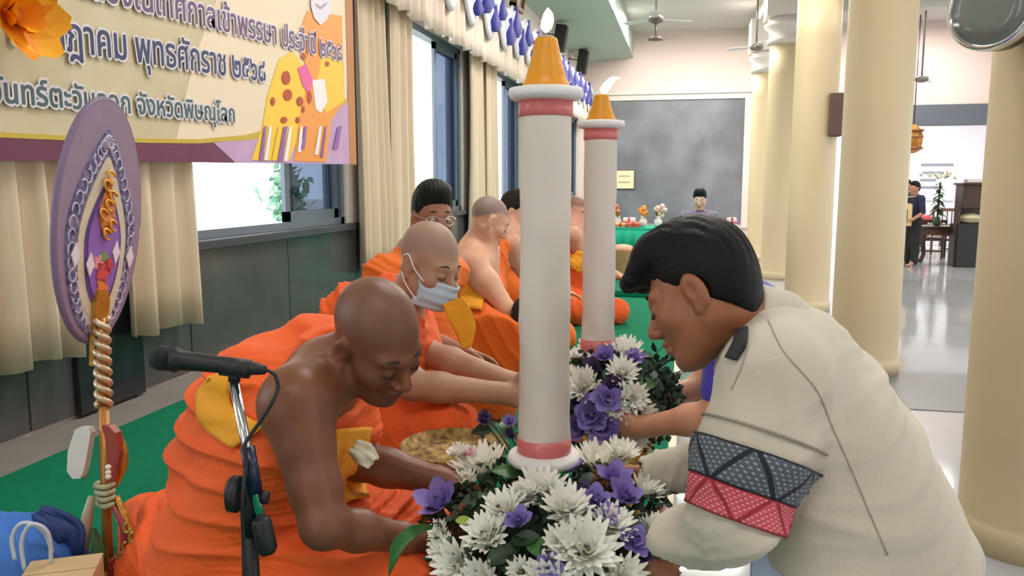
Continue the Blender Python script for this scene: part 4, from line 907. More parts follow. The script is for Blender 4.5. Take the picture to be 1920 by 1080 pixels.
root, Hs, Zs = stander('person in black and navy standing at the edge of the thick column, side aisle', 1706, 341, 498, 15.2, (34, 36, 66), nrm(V(-.8, -.5, 0)), 1)
t = thing('bag', 'cream bag with a dark patch held by the person in black in the aisle', 'bag', Zs(.9, .0, .24)); pb = Zs(1.05, -.0, .24)
Mb = frame(nrm(V(-.35, -.9, 0)), (0, 0, 1)); obj('pouch', xf(slab([(-.21, -.14), (.18, -.14), (.21, -.1), (.2, .12), (-.18, .14), (-.21, .1)], .06), Mb, pb), mat('cream_canvas', (216, 196, 140), .8), t, smooth=False)
obj('patch', xf(slab([(-.1, -.07), (.1, -.07), (.1, .07), (-.1, .07)], .006), Mb, pb + Mb @ V(0, 0, .06)), mat('black_patch', (34, 32, 30), .6), t, smooth=False); obj('strap', tube([pb + V(0, 0, .17), pb + V(.02, .06, .3), Zs(1.42, .1, .04)], .012, 6, 4), mat('cream_canvas', (216, 196, 140)), t)
stander('person with fair face behind the one in black, half hidden by the column', 1692, 338, 488, 16.4, (70, 66, 62), nrm(V(-.3, -.9, 0)), 2)
# ------------------------------------------------------------------ candles
def zat(xy, py):
    p0 = np.array([xy[0], xy[1], 0.0]) - CAM; k = (540 - py) / FPX
    return float((p0 @ Up - k * (p0 @ Fw)) / (k * Fw[2] - Up[2]))
m_wax = mat('white_cloth_wrap', (226, 216, 206), .7, var=.04, vscale=6, bump=.18, bscale=25, stretch=(1, 1, .4))
m_ring = mat('white_foam_ring', (238, 234, 236), .6, bump=.2, bscale=90)
m_pink = mat('pink_satin_ribbon', (226, 122, 122), .3, var=.12, vscale=14, stretch=(2, 2, .1))
m_cone = mat('golden_plastic', (236, 156, 20), .38, var=.06, vscale=10, spec=.5, sss=.05)
m_flame = mat('candle_flame', (255, 240, 214), .5, emit=3.2); m_wick = mat('charred_wick', (52, 40, 34), .9)
def candle(lab, xy, r, ys, flame):
    """ys: pixel rows of cone top, cone base, ring bottom, ribbon bottom, lower ribbon top, lower ribbon bottom, base ring bottom"""
    z = [zat(xy, y) for y in ys]; loc = V(xy[0], xy[1], 0); t = thing('candle', lab, 'candle', (xy[0], xy[1], z[6]), 'tall Lent candles')
    prof = []
    for q in np.linspace(z[5], z[2], 60):
        s = (q - z[5]) / (z[2] - z[5]); prof.append((r * (1 + .018 * math.sin(7 * s) + .02 * math.exp(-((s - .06) / .03) ** 2) * 1), q))
    g = lathe(prof, 48, loc); v = g[0]; a = np.arctan2(v[:, 1] - xy[1], v[:, 0] - xy[0]); zz = v[:, 2]
    w = .0022 * np.sin(3 * a + 60 * (zz - z[5])) * np.exp(-((zz - z[5]) / .12)) + .0010 * np.sin(2 * a + 25 * zz) + .0016 * np.maximum(0, np.cos(a * 1.0 - 14 * (zz - z[5]) + .6)) ** 30
    v[:, 0] += w * np.cos(a); v[:, 1] += w * np.sin(a); obj('wrapped_shaft', (v, g[1]), m_wax, t)
    def rib(z0, z1, k=1.0): return lathe([(r * 1.0, z0), (r * 1.05 * k, z0 + .001), (r * 1.055 * k, (z0 + z1) / 2), (r * 1.05 * k, z1 - .001), (r * 1.0, z1)], 48, loc)
    obj('ribbon', rib(z[3], z[2] + .002), m_pink, t); obj('ribbon', rib(z[5] - .003, z[4], 1.045), m_pink, t)
    hh = z[1] - z[2]
    obj('top_ring', lathe([(r * 1.0, z[2]), (r * 1.36, z[2] + .12 * hh), (r * 1.46, z[2] + .5 * hh), (r * 1.4, z[2] + .9 * hh), (r * 1.1, z[2] + hh), (.002, z[2] + hh)], 48, loc), m_ring, t)
    hb = z[5] - z[6]; obj('base_ring', lathe([(r * 1.1, z[6]), (r * 1.42, z[6] + .15 * hb), (r * 1.5, z[6] + .5 * hb), (r * 1.42, z[6] + .85 * hb), (r * 1.0, z[5] + .004)], 48, loc), m_ring, t)
    hc = z[0] - z[1]; rc = r * .92
    obj('cone_top', lathe([(rc, z[1]), (rc, z[1] + .02 * hc), (rc * .93, z[1] + .1 * hc), (rc * .84, z[1] + .2 * hc), (rc * .83, z[1] + .24 * hc), (rc * .70, z[1] + .45 * hc), (rc * .56, z[1] + .75 * hc), (rc * .48, z[1] + .95 * hc), (rc * .44, z[0]), (.001, z[0] + .001)], 40, loc), m_cone, t)
    top = V(xy[0], xy[1], z[0]); obj('wick', tube([top, top + flame[0] * .25], .004, 8), m_wick, t)
    obj('flame', tube([top + q for q in flame], [.003] + list(np.array([.9, 1, .75, .08]) * .013 * (1 if len(flame) == 5 else 1)), 12, 5), m_flame, t)
c1 = at(1020, 845, 1.74)[:2]; c2 = at(1121, 650, 2.5)[:2]
candle('large white wrapped candle with a golden cone, nearest, above the front flowers', c1, .0535, (72, 164, 190, 220, 817, 846, 868), [V(0, 0, .012), Up * .022, Up * .036 + Rt * .003, Up * .05 + Rt * .004, Up * .062 + Rt * .003])
candle('second white wrapped candle with a golden cone, farther back, flame blown sideways', c2, .0495, (178, 226, 242, 263, 634, 658, 668), [V(0, 0, .01), Up * .012 + Rt * .004, Up * .026 + Rt * .016, Up * .044 + Rt * .032, Up * .052 + Rt * .056])

# ------------------------------------------------------------------ flower arrangements
m_petal = mat('white_petal', (252, 250, 240), .6, sss=.1); m_core = mat('pale_green_core', (226, 226, 150), .7)
m_purple = mat('purple_petal', (146, 126, 202), .55, var=.2, vscale=22, sss=.1); m_plum = mat('plum_petal', (78, 56, 102), .6, var=.25, vscale=22)
m_leaf = mat('glossy_leaf', (64, 112, 52), .38, var=.25, vscale=12); m_dleaf = mat('dark_leaf', (38, 62, 40), .5, var=.3, vscale=20); m_lime = mat('lime_leaf', (150, 168, 60), .5)
m_pinkp = mat('pale_pink_petal', (240, 190, 200), .6)
def petal(L_, w, lift, curl, cup=.25, tw=0.0):
    v = []
    for i, s in enumerate((0, .35, .72, 1.0)):
        x = L_ * s * math.cos(lift + curl * s * .5); z = L_ * s * math.sin(lift + curl * s); ww = w * (.35, 1.0, .92, .25)[i]
        for t in (-1, 0, 1): v.append((x, ww * t, z + cup * ww * abs(t)))
    f = [(i * 3 + j, i * 3 + 3 + j, i * 3 + 4 + j, i * 3 + 1 + j) for i in range(3) for j in range(2)]
    return np.array(v), f
def rz(g, a): c, s = math.cos(a), math.sin(a); return xf(g, np.array([[c, -s, 0], [s, c, 0], [0, 0, 1]]))
def mum_mesh(seed):
    rs = random.Random(seed); gs = []
    for n, L_, lift, w in ((16, 1.0, .0, .13), (16, .92, .38, .125), (13, .78, .75, .115), (10, .6, 1.05, .1), (7, .42, 1.3, .09)):
        for i in range(n): gs.append(rz(petal(L_ * rs.uniform(.88, 1.08), w, lift + rs.uniform(-.12, .12), .55, .5), 2 * PI * (i + rs.uniform(-.25, .25)) / n + lift))
    v, f = join(*gs); k = len(f); b = ball((0, 0, .16), (.16, .16, .14), 8); v, f = join((v, f), b)
    return mesh_of('chrysanthemum', v, f, mats=[m_petal, m_core], midx=[0] * k + [1] * (len(f) - k))
def orchid_mesh(seed, m1, m2):
    rs = random.Random(seed); gs = []
    for n, L_, lift, w in ((5, 1.0, .15, .40), (4, .75, .7, .36), (3, .5, 1.1, .26)):
        for i in range(n):
            v, f = petal(L_ * rs.uniform(.85, 1.1), w, lift + rs.uniform(-.2, .2), .5, .35); v[:, 2] += .06 * np.sin(9 * v[:, 0] + rs.random() * 6) * (v[:, 1] != 0); gs.append(rz((v, f), 2 * PI * (i + rs.uniform(-.2, .2)) / n + lift * 2))
    v, f = join(*gs); k = len(f); v, f = join((v, f), ball((0, 0, .18), .11, 6)); return mesh_of('purple_flower', v, f, mats=[m1, m2], midx=[0] * k + [1] * (len(f) - k))
def leaf_mesh(m, fold=.25, bend=.3):
    v, n = [], 9
    for i in range(n):
        s = i / (n - 1); w = .30 * math.sin(PI * min(1, s * .97 + .02)) ** .8 * (1 - .25 * s); x = s; z = -bend * s * s
        for t in (-1, -.5, 0, .5, 1): v.append((x, w * t, z + fold * w * abs(t)))
    f = [(i * 5 + j, i * 5 + 5 + j, i * 5 + 6 + j, i * 5 + 1 + j) for i in range(n - 1) for j in range(4)]
    return mesh_of('leaf', v, f, m)
MUM = [mum_mesh(i) for i in range(3)]; ORC = [orchid_mesh(i, m_purple, m_petal) for i in range(3)]; PLUM = [orchid_mesh(9, m_plum, m_purple)]; PNK = [orchid_mesh(12, m_pinkp, m_petal)]
LEAF = {'g': leaf_mesh(m_leaf), 'd': leaf_mesh(m_dleaf), 'l': leaf_mesh(m_lime)}
def place(me, name, root, p, n, size, x=None, spin=0.0, label=None):
    o = bpy.data.objects.new(name, me); COL.objects.link(o); o.parent = root; o.location = Vector(p - org(root)); M = Matrix([list(r) for r in frame(n, x)])
    o.rotation_mode = 'QUATERNION'; o.rotation_quaternion = (M @ Matrix.Rotation(spin, 3, 'Z')).to_quaternion(); o.scale = (size,) * 3
    if label: o['label'] = label
    return o
def hit(px, py, c, r):
    d = ray(px, py); o = (CAM - c) / r; e = d / r; A, B, C_ = e @ e, 2 * o @ e, o @ o - 1; D = B * B - 4 * A * C_
    t = (-B - math.sqrt(D)) / (2 * A) if D > 0 else -B / (2 * A)
    p = CAM + d * t; return p, nrm((p - c) / r ** 2)
def arrangement(lab, c, r, spots, base_r, pot):
    rs = random.Random(int(c[0] * 1000)); t = thing('flower_arrangement', lab, 'flowers', (c[0], c[1], PZ))
    obj('pedestal_bowl', lathe([(.13 * pot, PZ), (.14 * pot, PZ + .015), (.06 * pot, PZ + .05), (.05 * pot, PZ + .1), (.12 * pot, PZ + .14), (.2 * pot, c[2] - r[2] * .5), (.18 * pot, c[2] - r[2] * .45), (.01, c[2] - r[2] * .4)], 32, (c[0], c[1], 0)), mat('gilt_bowl', (196, 150, 60), .3, metal=.8), t)
    obj('moss_core', ball(c, r * .74, 24), mat('moss_core', (36, 52, 36), .95, bump=.8, bscale=40), t)
    for kind, px, py, pr in spots:
        p, n = hit(px, py, c, r); d = float((p - CAM) @ Fw); R = pr * d / FPX; n = nrm(n + .55 * nrm(CAM - p) + V(0, 0, .25))
        if kind == 'w': place(MUM[rs.randrange(3)], 'chrysanthemum', t, p - n * R * .25, n, R * 1.4, spin=rs.random() * 6)
        elif kind == 'p': place(ORC[rs.randrange(3)], 'purple_flower', t, p + n * R * .05, n, R * 1.3, spin=rs.random() * 6)
        elif kind == 'm': place(PLUM[0], 'plum_flower', t, p - n * R * .2, n, R * 1.1, spin=rs.random() * 6)
        elif kind == 'k': place(PNK[0], 'pink_flower', t, p - n * R * .2, n, R * 1.1, spin=rs.random() * 6)
        elif kind in 'gdl':
            a = rs.uniform(0, 2 * PI); x = nrm(np.cross(n, nrm(V(math.cos(a), math.sin(a), .3)))); place(LEAF[kind], 'leaf', t, p - x * R * .9 + n * .004, n, R * 2.0, x=x)
    # green and plum filler between the blossoms: fine sprigs, too many to count
    vs = []
    for i in range(1500):
        q = nrm(V(rs.gauss(0, 1), rs.gauss(0, 1), rs.gauss(.25, .8))); s = rs.uniform(.80, 1.03); p = c + q * r * s; L_ = rs.uniform(.012, .03)
        M = frame(nrm(q + .6 * V(rs.gauss(0, 1), rs.gauss(0, 1), rs.gauss(0, 1)))); vs.append(xf((np.array([(0, 0, 0), (.35, .3, .5), (0, 0, 1), (-.35, .3, .5)]) * L_, [(0, 1, 2, 3)]), M, p))
    obj('filler_foliage', join(*vs), m_dleaf, t, kind='stuff', smooth=False)
    return t
cA = at(1036, 1008, 1.74); rA = V(.275, .26, .150)
sA_ = [('w', 903, 880, 44), ('w', 1017, 920, 38), ('w', 1123, 872, 42), ('w', 1165, 850, 28), ('w', 1063, 953, 38), ('w', 947, 955, 33), ('w', 913, 1003, 35), ('w', 1210, 920, 29), ('w', 1146, 985, 34),
       ('w', 1100, 1032, 50), ('w', 1050, 1018, 28), ('w', 857, 1060, 38), ('w', 833, 1030, 25), ('w', 823, 997, 18), ('w', 977, 1072, 24), ('w', 1227, 993, 26), ('w', 983, 930, 26), ('w', 872, 905, 22), ('w', 1030, 1090, 40), ('w', 900, 1090, 36), ('w', 1170, 1085, 36),
       ('w', 860, 850, 18), ('p', 830, 950, 37), ('p', 817, 916, 22), ('p', 1057, 884, 27), ('p', 1147, 900, 29), ('p', 1170, 935, 30), ('p', 1117, 942, 27), ('p', 1137, 975, 22), ('p', 973, 978, 23), ('p', 1187, 1017, 28), ('p', 1230, 1023, 22), ('p', 1030, 1064, 22),
       ('m', 1277, 905, 24), ('m', 1250, 915, 22), ('m', 1090, 925, 26), ('m', 1205, 1040, 22), ('k', 880, 852, 18), ('k', 1240, 960, 18),
       ('g', 953, 885, 34), ('d', 1022, 940, 30), ('g', 1007, 1025, 34), ('d', 985, 1010, 30), ('g', 823, 1028, 30), ('l', 870, 977, 18), ('g', 1210, 875, 28), ('g', 1250, 972, 30), ('d', 890, 935, 28), ('d', 940, 1040, 36), ('d', 960, 1060, 34), ('d', 1090, 985, 26), ('d', 1180, 965, 26), ('d', 1200, 985, 26), ('l', 1165, 1060, 18), ('d', 1260, 1000, 26), ('g', 795, 990, 26), ('d', 800, 1050, 34), ('d', 880, 1030, 26), ('d', 1100, 900, 22), ('l', 860, 890, 16)]
tA = arrangement('large arrangement of white and purple flowers under the nearest candle', cA, rA, sA_, .2, 1.0)
# long bright leaf curling out to the left, sprigs behind to the left
pts = spline([at(812, 988, 1.60), at(776, 996, 1.54), at(746, 1024, 1.52), at(729, 1080, 1.52)], 5); w_ = np.interp(np.linspace(0, 1, len(pts)), (0, .3, .7, 1), (.005, .012, .013, .001)); vv = []
for i, q in enumerate(pts):
    s = nrm(np.cross(nrm(pts[min(i + 1, len(pts) - 1)] - pts[max(i - 1, 0)]), Fw)); vv += [q - s * w_[i], q + Fw * .006, q + s * w_[i]]
obj('long_leaf', (np.array(vv), [(i * 3 + j, i * 3 + 1 + j, i * 3 + 4 + j, i * 3 + 3 + j) for i in range(len(pts) - 1) for j in (0, 1)]), mat('bright_leaf', (50, 112, 46), .4, var=.2), tA, label='long bright green leaf curling over the edge')
rs = random.Random(4)
for (k, px, py, pr) in (('m', 908, 786, 18), ('p', 955, 792, 16), ('m', 958, 815, 15), ('d', 930, 800, 24), ('g', 945, 822, 22), ('d', 900, 812, 22), ('g', 970, 800, 20)):
    p = at(px, py, 1.93); n = nrm(CAM - p + V(0, 0, 1)); R = pr * 1.93 / FPX
    if k in 'gd': place(LEAF[k], 'leaf', tA, p, n, R * 2, x=V(rs.uniform(-1, 1), rs.uniform(-1, 1), .4))
    else: place((PLUM if k == 'm' else ORC)[0], 'purple_flower', tA, p, n, R, spin=rs.random() * 6)
    obj('stem', tube([p, lerp(p, cA, .5) + V(0, 0, .02), lerp(p, cA, .85)], .003, 6, 4), m_dleaf, tA)
cB = at(1150, 750, 2.5); rB = V(.20, .19, .165)
sB_ = [('w', 1093, 724, 30), ('w', 1167, 698, 25), ('w', 1186, 746, 26), ('w', 1199, 776, 25), ('w', 1171, 662, 28), ('w', 1155, 766, 20), ('w', 1106, 655, 20), ('w', 1070, 704, 16), ('w', 1130, 830, 26), ('w', 1190, 820, 22), ('w', 1220, 790, 18),
       ('k', 1104, 645, 20), ('k', 1132, 650, 16), ('p', 1134, 672, 20), ('p', 1111, 778, 31), ('p', 1139, 750, 25), ('p', 1130, 801, 29), ('p', 1188, 676, 16), ('m', 1150, 722, 22), ('m', 1110, 690, 22), ('m', 1085, 760, 22), ('p', 1085, 800, 24), ('m', 1160, 800, 20), ('w', 1082, 668, 16),
       ('d', 1222, 706, 26), ('d', 1230, 730, 26), ('g', 1205, 720, 26), ('d', 1215, 690, 24), ('d', 1205, 665, 22), ('d', 1140, 700, 20), ('d', 1215, 760, 24), ('d', 1120, 735, 20), ('d', 1195, 700, 22), ('d', 1236, 770, 22), ('g', 1175, 725, 18)]
tB = arrangement('smaller arrangement of white and purple flowers under the second candle', cB, rB, sB_, .15, .75)
for i in range(26):   # dark sprigs fanning out to the right
    a = rs.uniform(-.5, 1.2); q = cB + Rt * rs.uniform(.12, .22) + Up * (.02 + .13 * a) - Fw * rs.uniform(-.05, .12); n = nrm(CAM - q + V(rs.gauss(0, 1), rs.gauss(0, 1), rs.gauss(0, 1)))
    place(LEAF['d'], 'leaf', tB, q, n, rs.uniform(.02, .04), x=V(rs.uniform(-.3, 1), rs.uniform(-1, 1), rs.uniform(-.2, 1)))
    if i % 3 == 0: obj('stem', tube([q, lerp(q, cB, .6)], .002, 5), m_dleaf, tB)
# woven rattan tray behind the front flowers
q = at(852, 846, 2.2); t = thing('woven_tray', 'brown and cream woven tray on the carpet behind the front flowers', 'tray', (q[0], q[1], PZ))
zt = q[2]; obj('tray_stand', lathe([(.11, PZ), (.1, PZ + .02), (.05, PZ + .06), (.05, zt - .06), (.1, zt - .03), (.12, zt - .02)], 24, (q[0], q[1], 0)), mat('rattan_dark', (110, 82, 48), .7), t)
obj('tray_weave', lathe([(.1, zt - .02), (.135, zt - .015), (.15, zt + .02), (.143, zt + .022), (.128, zt - .004), (.002, zt - .006)], 40, (q[0], q[1], 0)), mat('rattan_weave', (196, 160, 96), .7, rgb2=(84, 60, 36), vscale=42, bump=.6, bscale=60), t)

# ------------------------------------------------------------------ microphone on a boom stand
m_blk = mat('matte_black', (26, 27, 32), .5); m_chr = mat('chrome', (225, 228, 232), .12, metal=1.0)
D = 1.36; t = thing('microphone_stand', 'chrome and black microphone stand in front of the nearest monk', 'stand', (at(478, 1080, D)[0], at(478, 1080, D)[1], PZ))
A0, A1, A2, A3 = at(438, 716, D), at(464, 838, D), at(479, 925, D), at(502, 1034, D)
obj('boom_arm', tube([A0, A3], .0085, 16), m_chr, t); obj('boom_sleeve', tube([A1 - nrm(A2 - A1) * .0, A2], [.0125, .0125], 16), mat('navy_sleeve', (32, 38, 66), .3), t)
obj('counterweight', tube([lerp(A2, A3, .42), lerp(A2, A3, .5), A3 - nrm(A3 - A2) * .004, A3 + nrm(A3 - A2) * .004], [.013, .0165, .0175, .012], 18), m_blk, t)
pc = at(468, 925, D + .02); obj('clamp_knob', tube([at(430, 925, D), at(434, 925, D), at(450, 927, D), at(453, 927, D)], [.026, .031, .031, .022], 20), m_blk, t)
obj('wing_knob', tube([at(470, 930, D), at(492, 932, D), at(494, 932, D), at(503, 933, D)], [.006, .006, .013, .011], 12), m_blk, t)
pf = V(at(474, 1080, D + .02)[0], at(474, 1080, D + .02)[1], PZ + .1); obj('pole', tube([pc, pf], .0115, 14), m_blk, t)
obj('pole_collar', tube([lerp(pc, pf, .0) + V(0, 0, .02), lerp(pc, pf, .18)], .017, 14), m_blk, t)
for k in range(3):
    a = k * 2 * PI / 3 + .4; e = V(pf[0] + .2 * math.cos(a), pf[1] + .2 * math.sin(a), PZ + .012); lg = obj('leg', tube([pf + V(0, 0, .06), e], .009, 10), m_blk, t); obj('rubber_foot', ball(e, .012, 10), m_blk, lg)
t = thing('microphone', 'black handheld microphone clipped on top of the stand', 'microphone', at(440, 700, D))
mA, mB = at(300, 671, D), at(502, 694, D); ad = nrm(mB - mA); Mm = frame(ad)
obj('grille', lathe([(.004, -.016), (.016, -.012), (.0215, -.002), (.0215, .012), (.019, .022)], 24, mA, Mm), mat('mic_grille', (44, 46, 54), .5, metal=.4, bump=.9, bscale=700), t)
obj('handle', lathe([(.0195, .02), (.0215, .022), (.0215, .03), (.0175, .036), (.0155, .07), (.0125, .15), (.0105, .165), (.008, .18), (.005, .182)], 24, mA, Mm), m_blk, t)
obj('clip', join(tube([at(415, 686, D), at(468, 692, D)], .0165, 16), tube([at(441, 692, D), at(439, 716, D)], .01, 12)), m_blk, t)
t = thing('microphone_cable', 'thin black cable looping from the microphone down the stand', 'cable', at(495, 770, D))
obj('cable', tube([mB, at(516, 704, D), at(521, 728, D), at(510, 755, D - .01), at(488, 790, D - .01), at(470, 815, D - .012), at(458, 838, D - .016), at(461, 870, D - .018), at(455, 930, D - .03), at(456, 1000, D - .02), at(458, 1090, D - .02), at(459, 1150, D - .01)], .0034, 8, 7), m_blk, t)

# ------------------------------------------------------------------ ceremonial fan on its stand
fd = 2.0; fc = at(186, 414, fd); up_f = nrm(at(199, 190, fd) - at(166, 640, fd)); nf = nrm(V(math.cos(.16), math.sin(.16) - .02, .03)); nf = nrm(nf - up_f * (nf @ up_f)); sx = np.cross(up_f, nf)
MF = np.column_stack([sx, up_f, nf]); FH = float(np.linalg.norm(at(199, 190, fd) - at(166, 640, fd))) / 2; FW = .172
t = thing('ceremonial_fan', 'tall oval purple embroidered ceremonial fan on a gilt pole at the left', 'fan', (fc[0], fc[1], PZ))
def fo(name, outline, z0, th, m, **k): return obj(name, slab(outline, th, MF, fc + nf * z0), m, t, smooth=False, **k)
ov = lambda a, b, cx=0, cy=0, n=48: [(cx + a * math.cos(2 * PI * i / n), cy + b * math.sin(2 * PI * i / n)) for i in range(n)]
def bud(w, top, bot, cy=0, n=40):
    o = []
    for i in range(n):
        s = i / n * 2 * PI; y = math.cos(s); x = math.sin(s); yy = top * y if y > 0 else bot * y
        o.append((w * x * (1 - max(0, y) ** 1.6 * .62), cy + yy))
    return o[::-1]
m_lav = mat('lavender_silk', (150, 128, 154), .6, var=.08, vscale=20, bump=.1, bscale=200)
fo('silk_face', ov(FW, FH), -.008, .016, m_lav)
obj('rim', tube([fc + MF @ V(FW * math.cos(a), FH * math.sin(a), 0) for a in np.linspace(0, 2 * PI, 61)], .0085, 10), mat('mauve_piping', (126, 106, 138), .5), t)
fo('scroll_band', bud(FW * .82, FH * .86, FH * .86, -.03), .008, .003, mat('indigo_embroidery', (66, 60, 108), .7, rgb2=(150, 142, 176), vscale=60, bump=.4, bscale=150))
sc = []
ob = bud(FW * .72, FH * .76, FH * .78, -.03, 46)
for i, (a, b) in enumerate(ob):
    sc.append(tube([fc + MF @ V(a + .013 * math.cos(q), b + .017 * math.sin(q), .0125) for q in np.linspace(0, 4.6, 9) + i * .6], .0028, 5))
obj('scroll_embroidery', join(*sc), mat('silver_lilac_thread', (186, 180, 204), .4, metal=.3), t, kind='stuff')
fo('cream_arch', bud(FW * .58, FH * .70, FH * .74, -.05), .011, .003, mat('cream_silk', (214, 202, 176), .6, var=.1, vscale=30))
fo('inner_border', bud(FW * .44, FH * .50, FH * .56, -.05), .014, .002, mat('dark_violet', (88, 62, 130), .6))
fo('purple_centre', bud(FW * .38, FH * .43, FH * .50, -.05), .016, .002, mat('violet_silk', (142, 98, 184), .6, var=.1, vscale=30))
fo('gold_emblem', bud(FW * .18, FH * .26, FH * .18, .02), .018, .004, mat('gold_thread', (226, 142, 50), .4, rgb2=(150, 84, 40), vscale=55, bump=.7, bscale=120))
em = []
for i in range(7): em.append(tube([fc + MF @ V(.03 * math.sin(i * 2.1) * (1 - i / 9), -.03 + i * .024 + .004 * math.sin(9 * q), .024) + MF @ V(.016 * math.cos(q), .013 * math.sin(q), 0) for q in np.linspace(0, 5.4, 10)], .0035, 5))
obj('emblem_scrolls', join(*em), mat('bright_gold_thread', (244, 176, 70), .3, metal=.4), t)
for (a, b, r_, c) in ((0, -.125, .026, (206, 70, 70)), (-.022, -.105, .018, (224, 140, 150)), (.022, -.11, .018, (190, 60, 74)), (0, -.165, .02, (226, 120, 50)), (.0, -.09, .014, (110, 150, 80))):
    fo('embroidered_flower', [(a + r_ * (1 + .25 * math.cos(5 * q)) * math.cos(q), b + r_ * (1 + .25 * math.cos(5 * q)) * math.sin(q)) for q in np.linspace(0, 2 * PI, 25)[:-1]], .018, .003, mat('thread_%d' % c[0], c, .6))
for a, b in ((-.115, -.09), (.115, -.085), (.05, -.075), (-.055, -.11)): fo('white_petal_motif', [(a - .016, b), (a, b + .03), (a + .016, b), (a, b - .03)], .0185, .003, mat('white_thread', (228, 214, 226), .6))
m_gilt = mat('gilt_wood', (206, 152, 58), .35, metal=.55, var=.3, vscale=30, bump=.3, bscale=60)
pb = fc - up_f * FH
fo('gilt_neck', [(-.03, -FH + .10), (-.02, -FH + .13), (.02, -FH + .13), (.03, -FH + .10), (.018, -FH - .06), (-.018, -FH - .06)], .012, .014, m_gilt)
pole0, pole1 = at(190, 596, fd - .012), at(204, 1110, fd - .01)
obj('twisted_pole', tube([pole0, lerp(pole0, pole1, .1), lerp(pole0, pole1, .32)], .014, 14), mat('bronze_pole', (168, 116, 62), .35, metal=.5), t)
for s in (0, PI): obj('twist_bead', tube([lerp(pole0, pole1, u * .32) + .015 * (Rt * math.cos(26 * u + s) + Fw * math.sin(26 * u + s)) for u in np.linspace(0, 1, 50)], .008, 7), mat('pale_bronze', (216, 190, 160), .3, metal=.5), t)
obj('lower_pole', tube([lerp(pole0, pole1, .3), pole1], .0125, 14), mat('gold_brown_pole', (182, 128, 62), .35, metal=.3), t)
# stand for the fan: carved brackets, plates and a tied rope
t = thing('fan_stand', 'gilt and red carved stand tied with rope, holding the purple fan', 'stand', (pole1[0], pole1[1], PZ)); bz = V(pole1[0], pole1[1], PZ)
obj('base', lathe([(.17, 0), (.17, .03), (.13, .045), (.12, .07), (.03, .08)], 8, bz), m_gilt, t, smooth=False)
m_red = mat('red_lacquer', (150, 58, 44), .35); m_pale = mat('pale_white_plate', (222, 220, 218), .35)
def pslab(name, pts, d_, th, m, **k):
    a = [at(x_, y_, d_) for x_, y_ in pts]; n = len(a); v = a + [q_ + Fw * th for q_ in a]
    return obj(name, (np.array(v), [tuple(range(n)), tuple(range(2 * n - 1, n - 1, -1))] + [(i, n + i, n + (i + 1) % n, (i + 1) % n) for i in range(n)]), m, t, smooth=False, **k)
pslab('red_bracket', [(190, 798), (203, 798), (216, 812), (224, 850), (217, 892), (205, 918), (196, 918), (200, 880), (202, 840)], 1.965, .03, m_red, label='red lacquered bracket')
obj('gilt_bracket', tube([at(205, 798, 2.0), at(228, 830, 2.0), at(232, 870, 2.0), at(216, 912, 2.0)], [.006, .014, .016, .008], 10, 5, .6), m_gilt, t)
for yy_ in (876, 886, 894): obj('stud', ball(at(203, yy_, 1.94), .007, 10), mat('pearl', (240, 236, 230), .2), t)
pslab('white_plate', [(127, 846), (140, 806), (150, 801), (166, 802), (170, 812), (158, 880), (150, 897), (136, 898), (125, 884)], 1.96, .025, m_pale, label='pale white oblong plate')
obj('plate_back', tube([at(166, 815, 2.0), at(160, 850, 2.0), at(156, 895, 2.0)], [.01, .022, .012], 12, 5, .6), mat('grey_green_plate', (150, 154, 146), .4), t)
for k in range(4):
    yk = 908 + 12 * k; obj('rope_turn', tube([at(178 + 3 * k, yk + 3, 1.975), at(196, yk + 6, 1.955), at(212, yk, 1.97), at(204, yk - 4, 2.02), at(184, yk - 2, 2.02), at(178 + 3 * k, yk + 3, 1.975)], .0068, 8, 4), mat('sage_rope', (178, 184, 146), .8, bump=.4, bscale=200), t)
obj('pale_leg', tube([at(172, 930, 1.95), at(160, 985, 1.94), at(152, 1040, 1.95), at(146, 1110, 1.97)], [.012, .022, .026, .02], 12, 5, .4), mat('pale_green_leg', (192, 204, 188), .4), t, label='pale green curved leg')
obj('green_leg', tube([at(176, 990, 1.96), at(184, 1040, 1.95), at(176, 1110, 1.96)], [.008, .024, .026], 12, 5, .4), mat('leg_green', (70, 130, 84), .5), t)
obj('red_leg', tube([at(212, 945, 1.97), at(234, 985, 1.96), at(236, 1030, 1.96), at(218, 1110, 1.97)], [.01, .018, .022, .02], 12, 5, .5), mat('crimson_leg', (140, 42, 52), .4), t)
obj('red_panel', bx(at(203, 1120, 1.95), at(232, 1036, 1.98), .004), m_red, t, smooth=False)
obj('gilt_leg', tube([at(218, 930, 1.98), at(240, 980, 1.97), at(256, 1040, 1.97), at(262, 1110, 1.98)], [.01, .016, .022, .024], 12, 5, .5), m_gilt, t)
gs = [tube([at(238 + 10 * math.sin(k * 1.7) + 12 * math.cos(q) * .5, 990 + 18 * k + 9 * math.sin(q), 1.94) for q in np.linspace(0, 5, 9)], .004, 5) for k in range(5)]
obj('gilt_scrolls', join(*gs), mat('olive_gold', (170, 160, 80), .35, metal=.5), t)

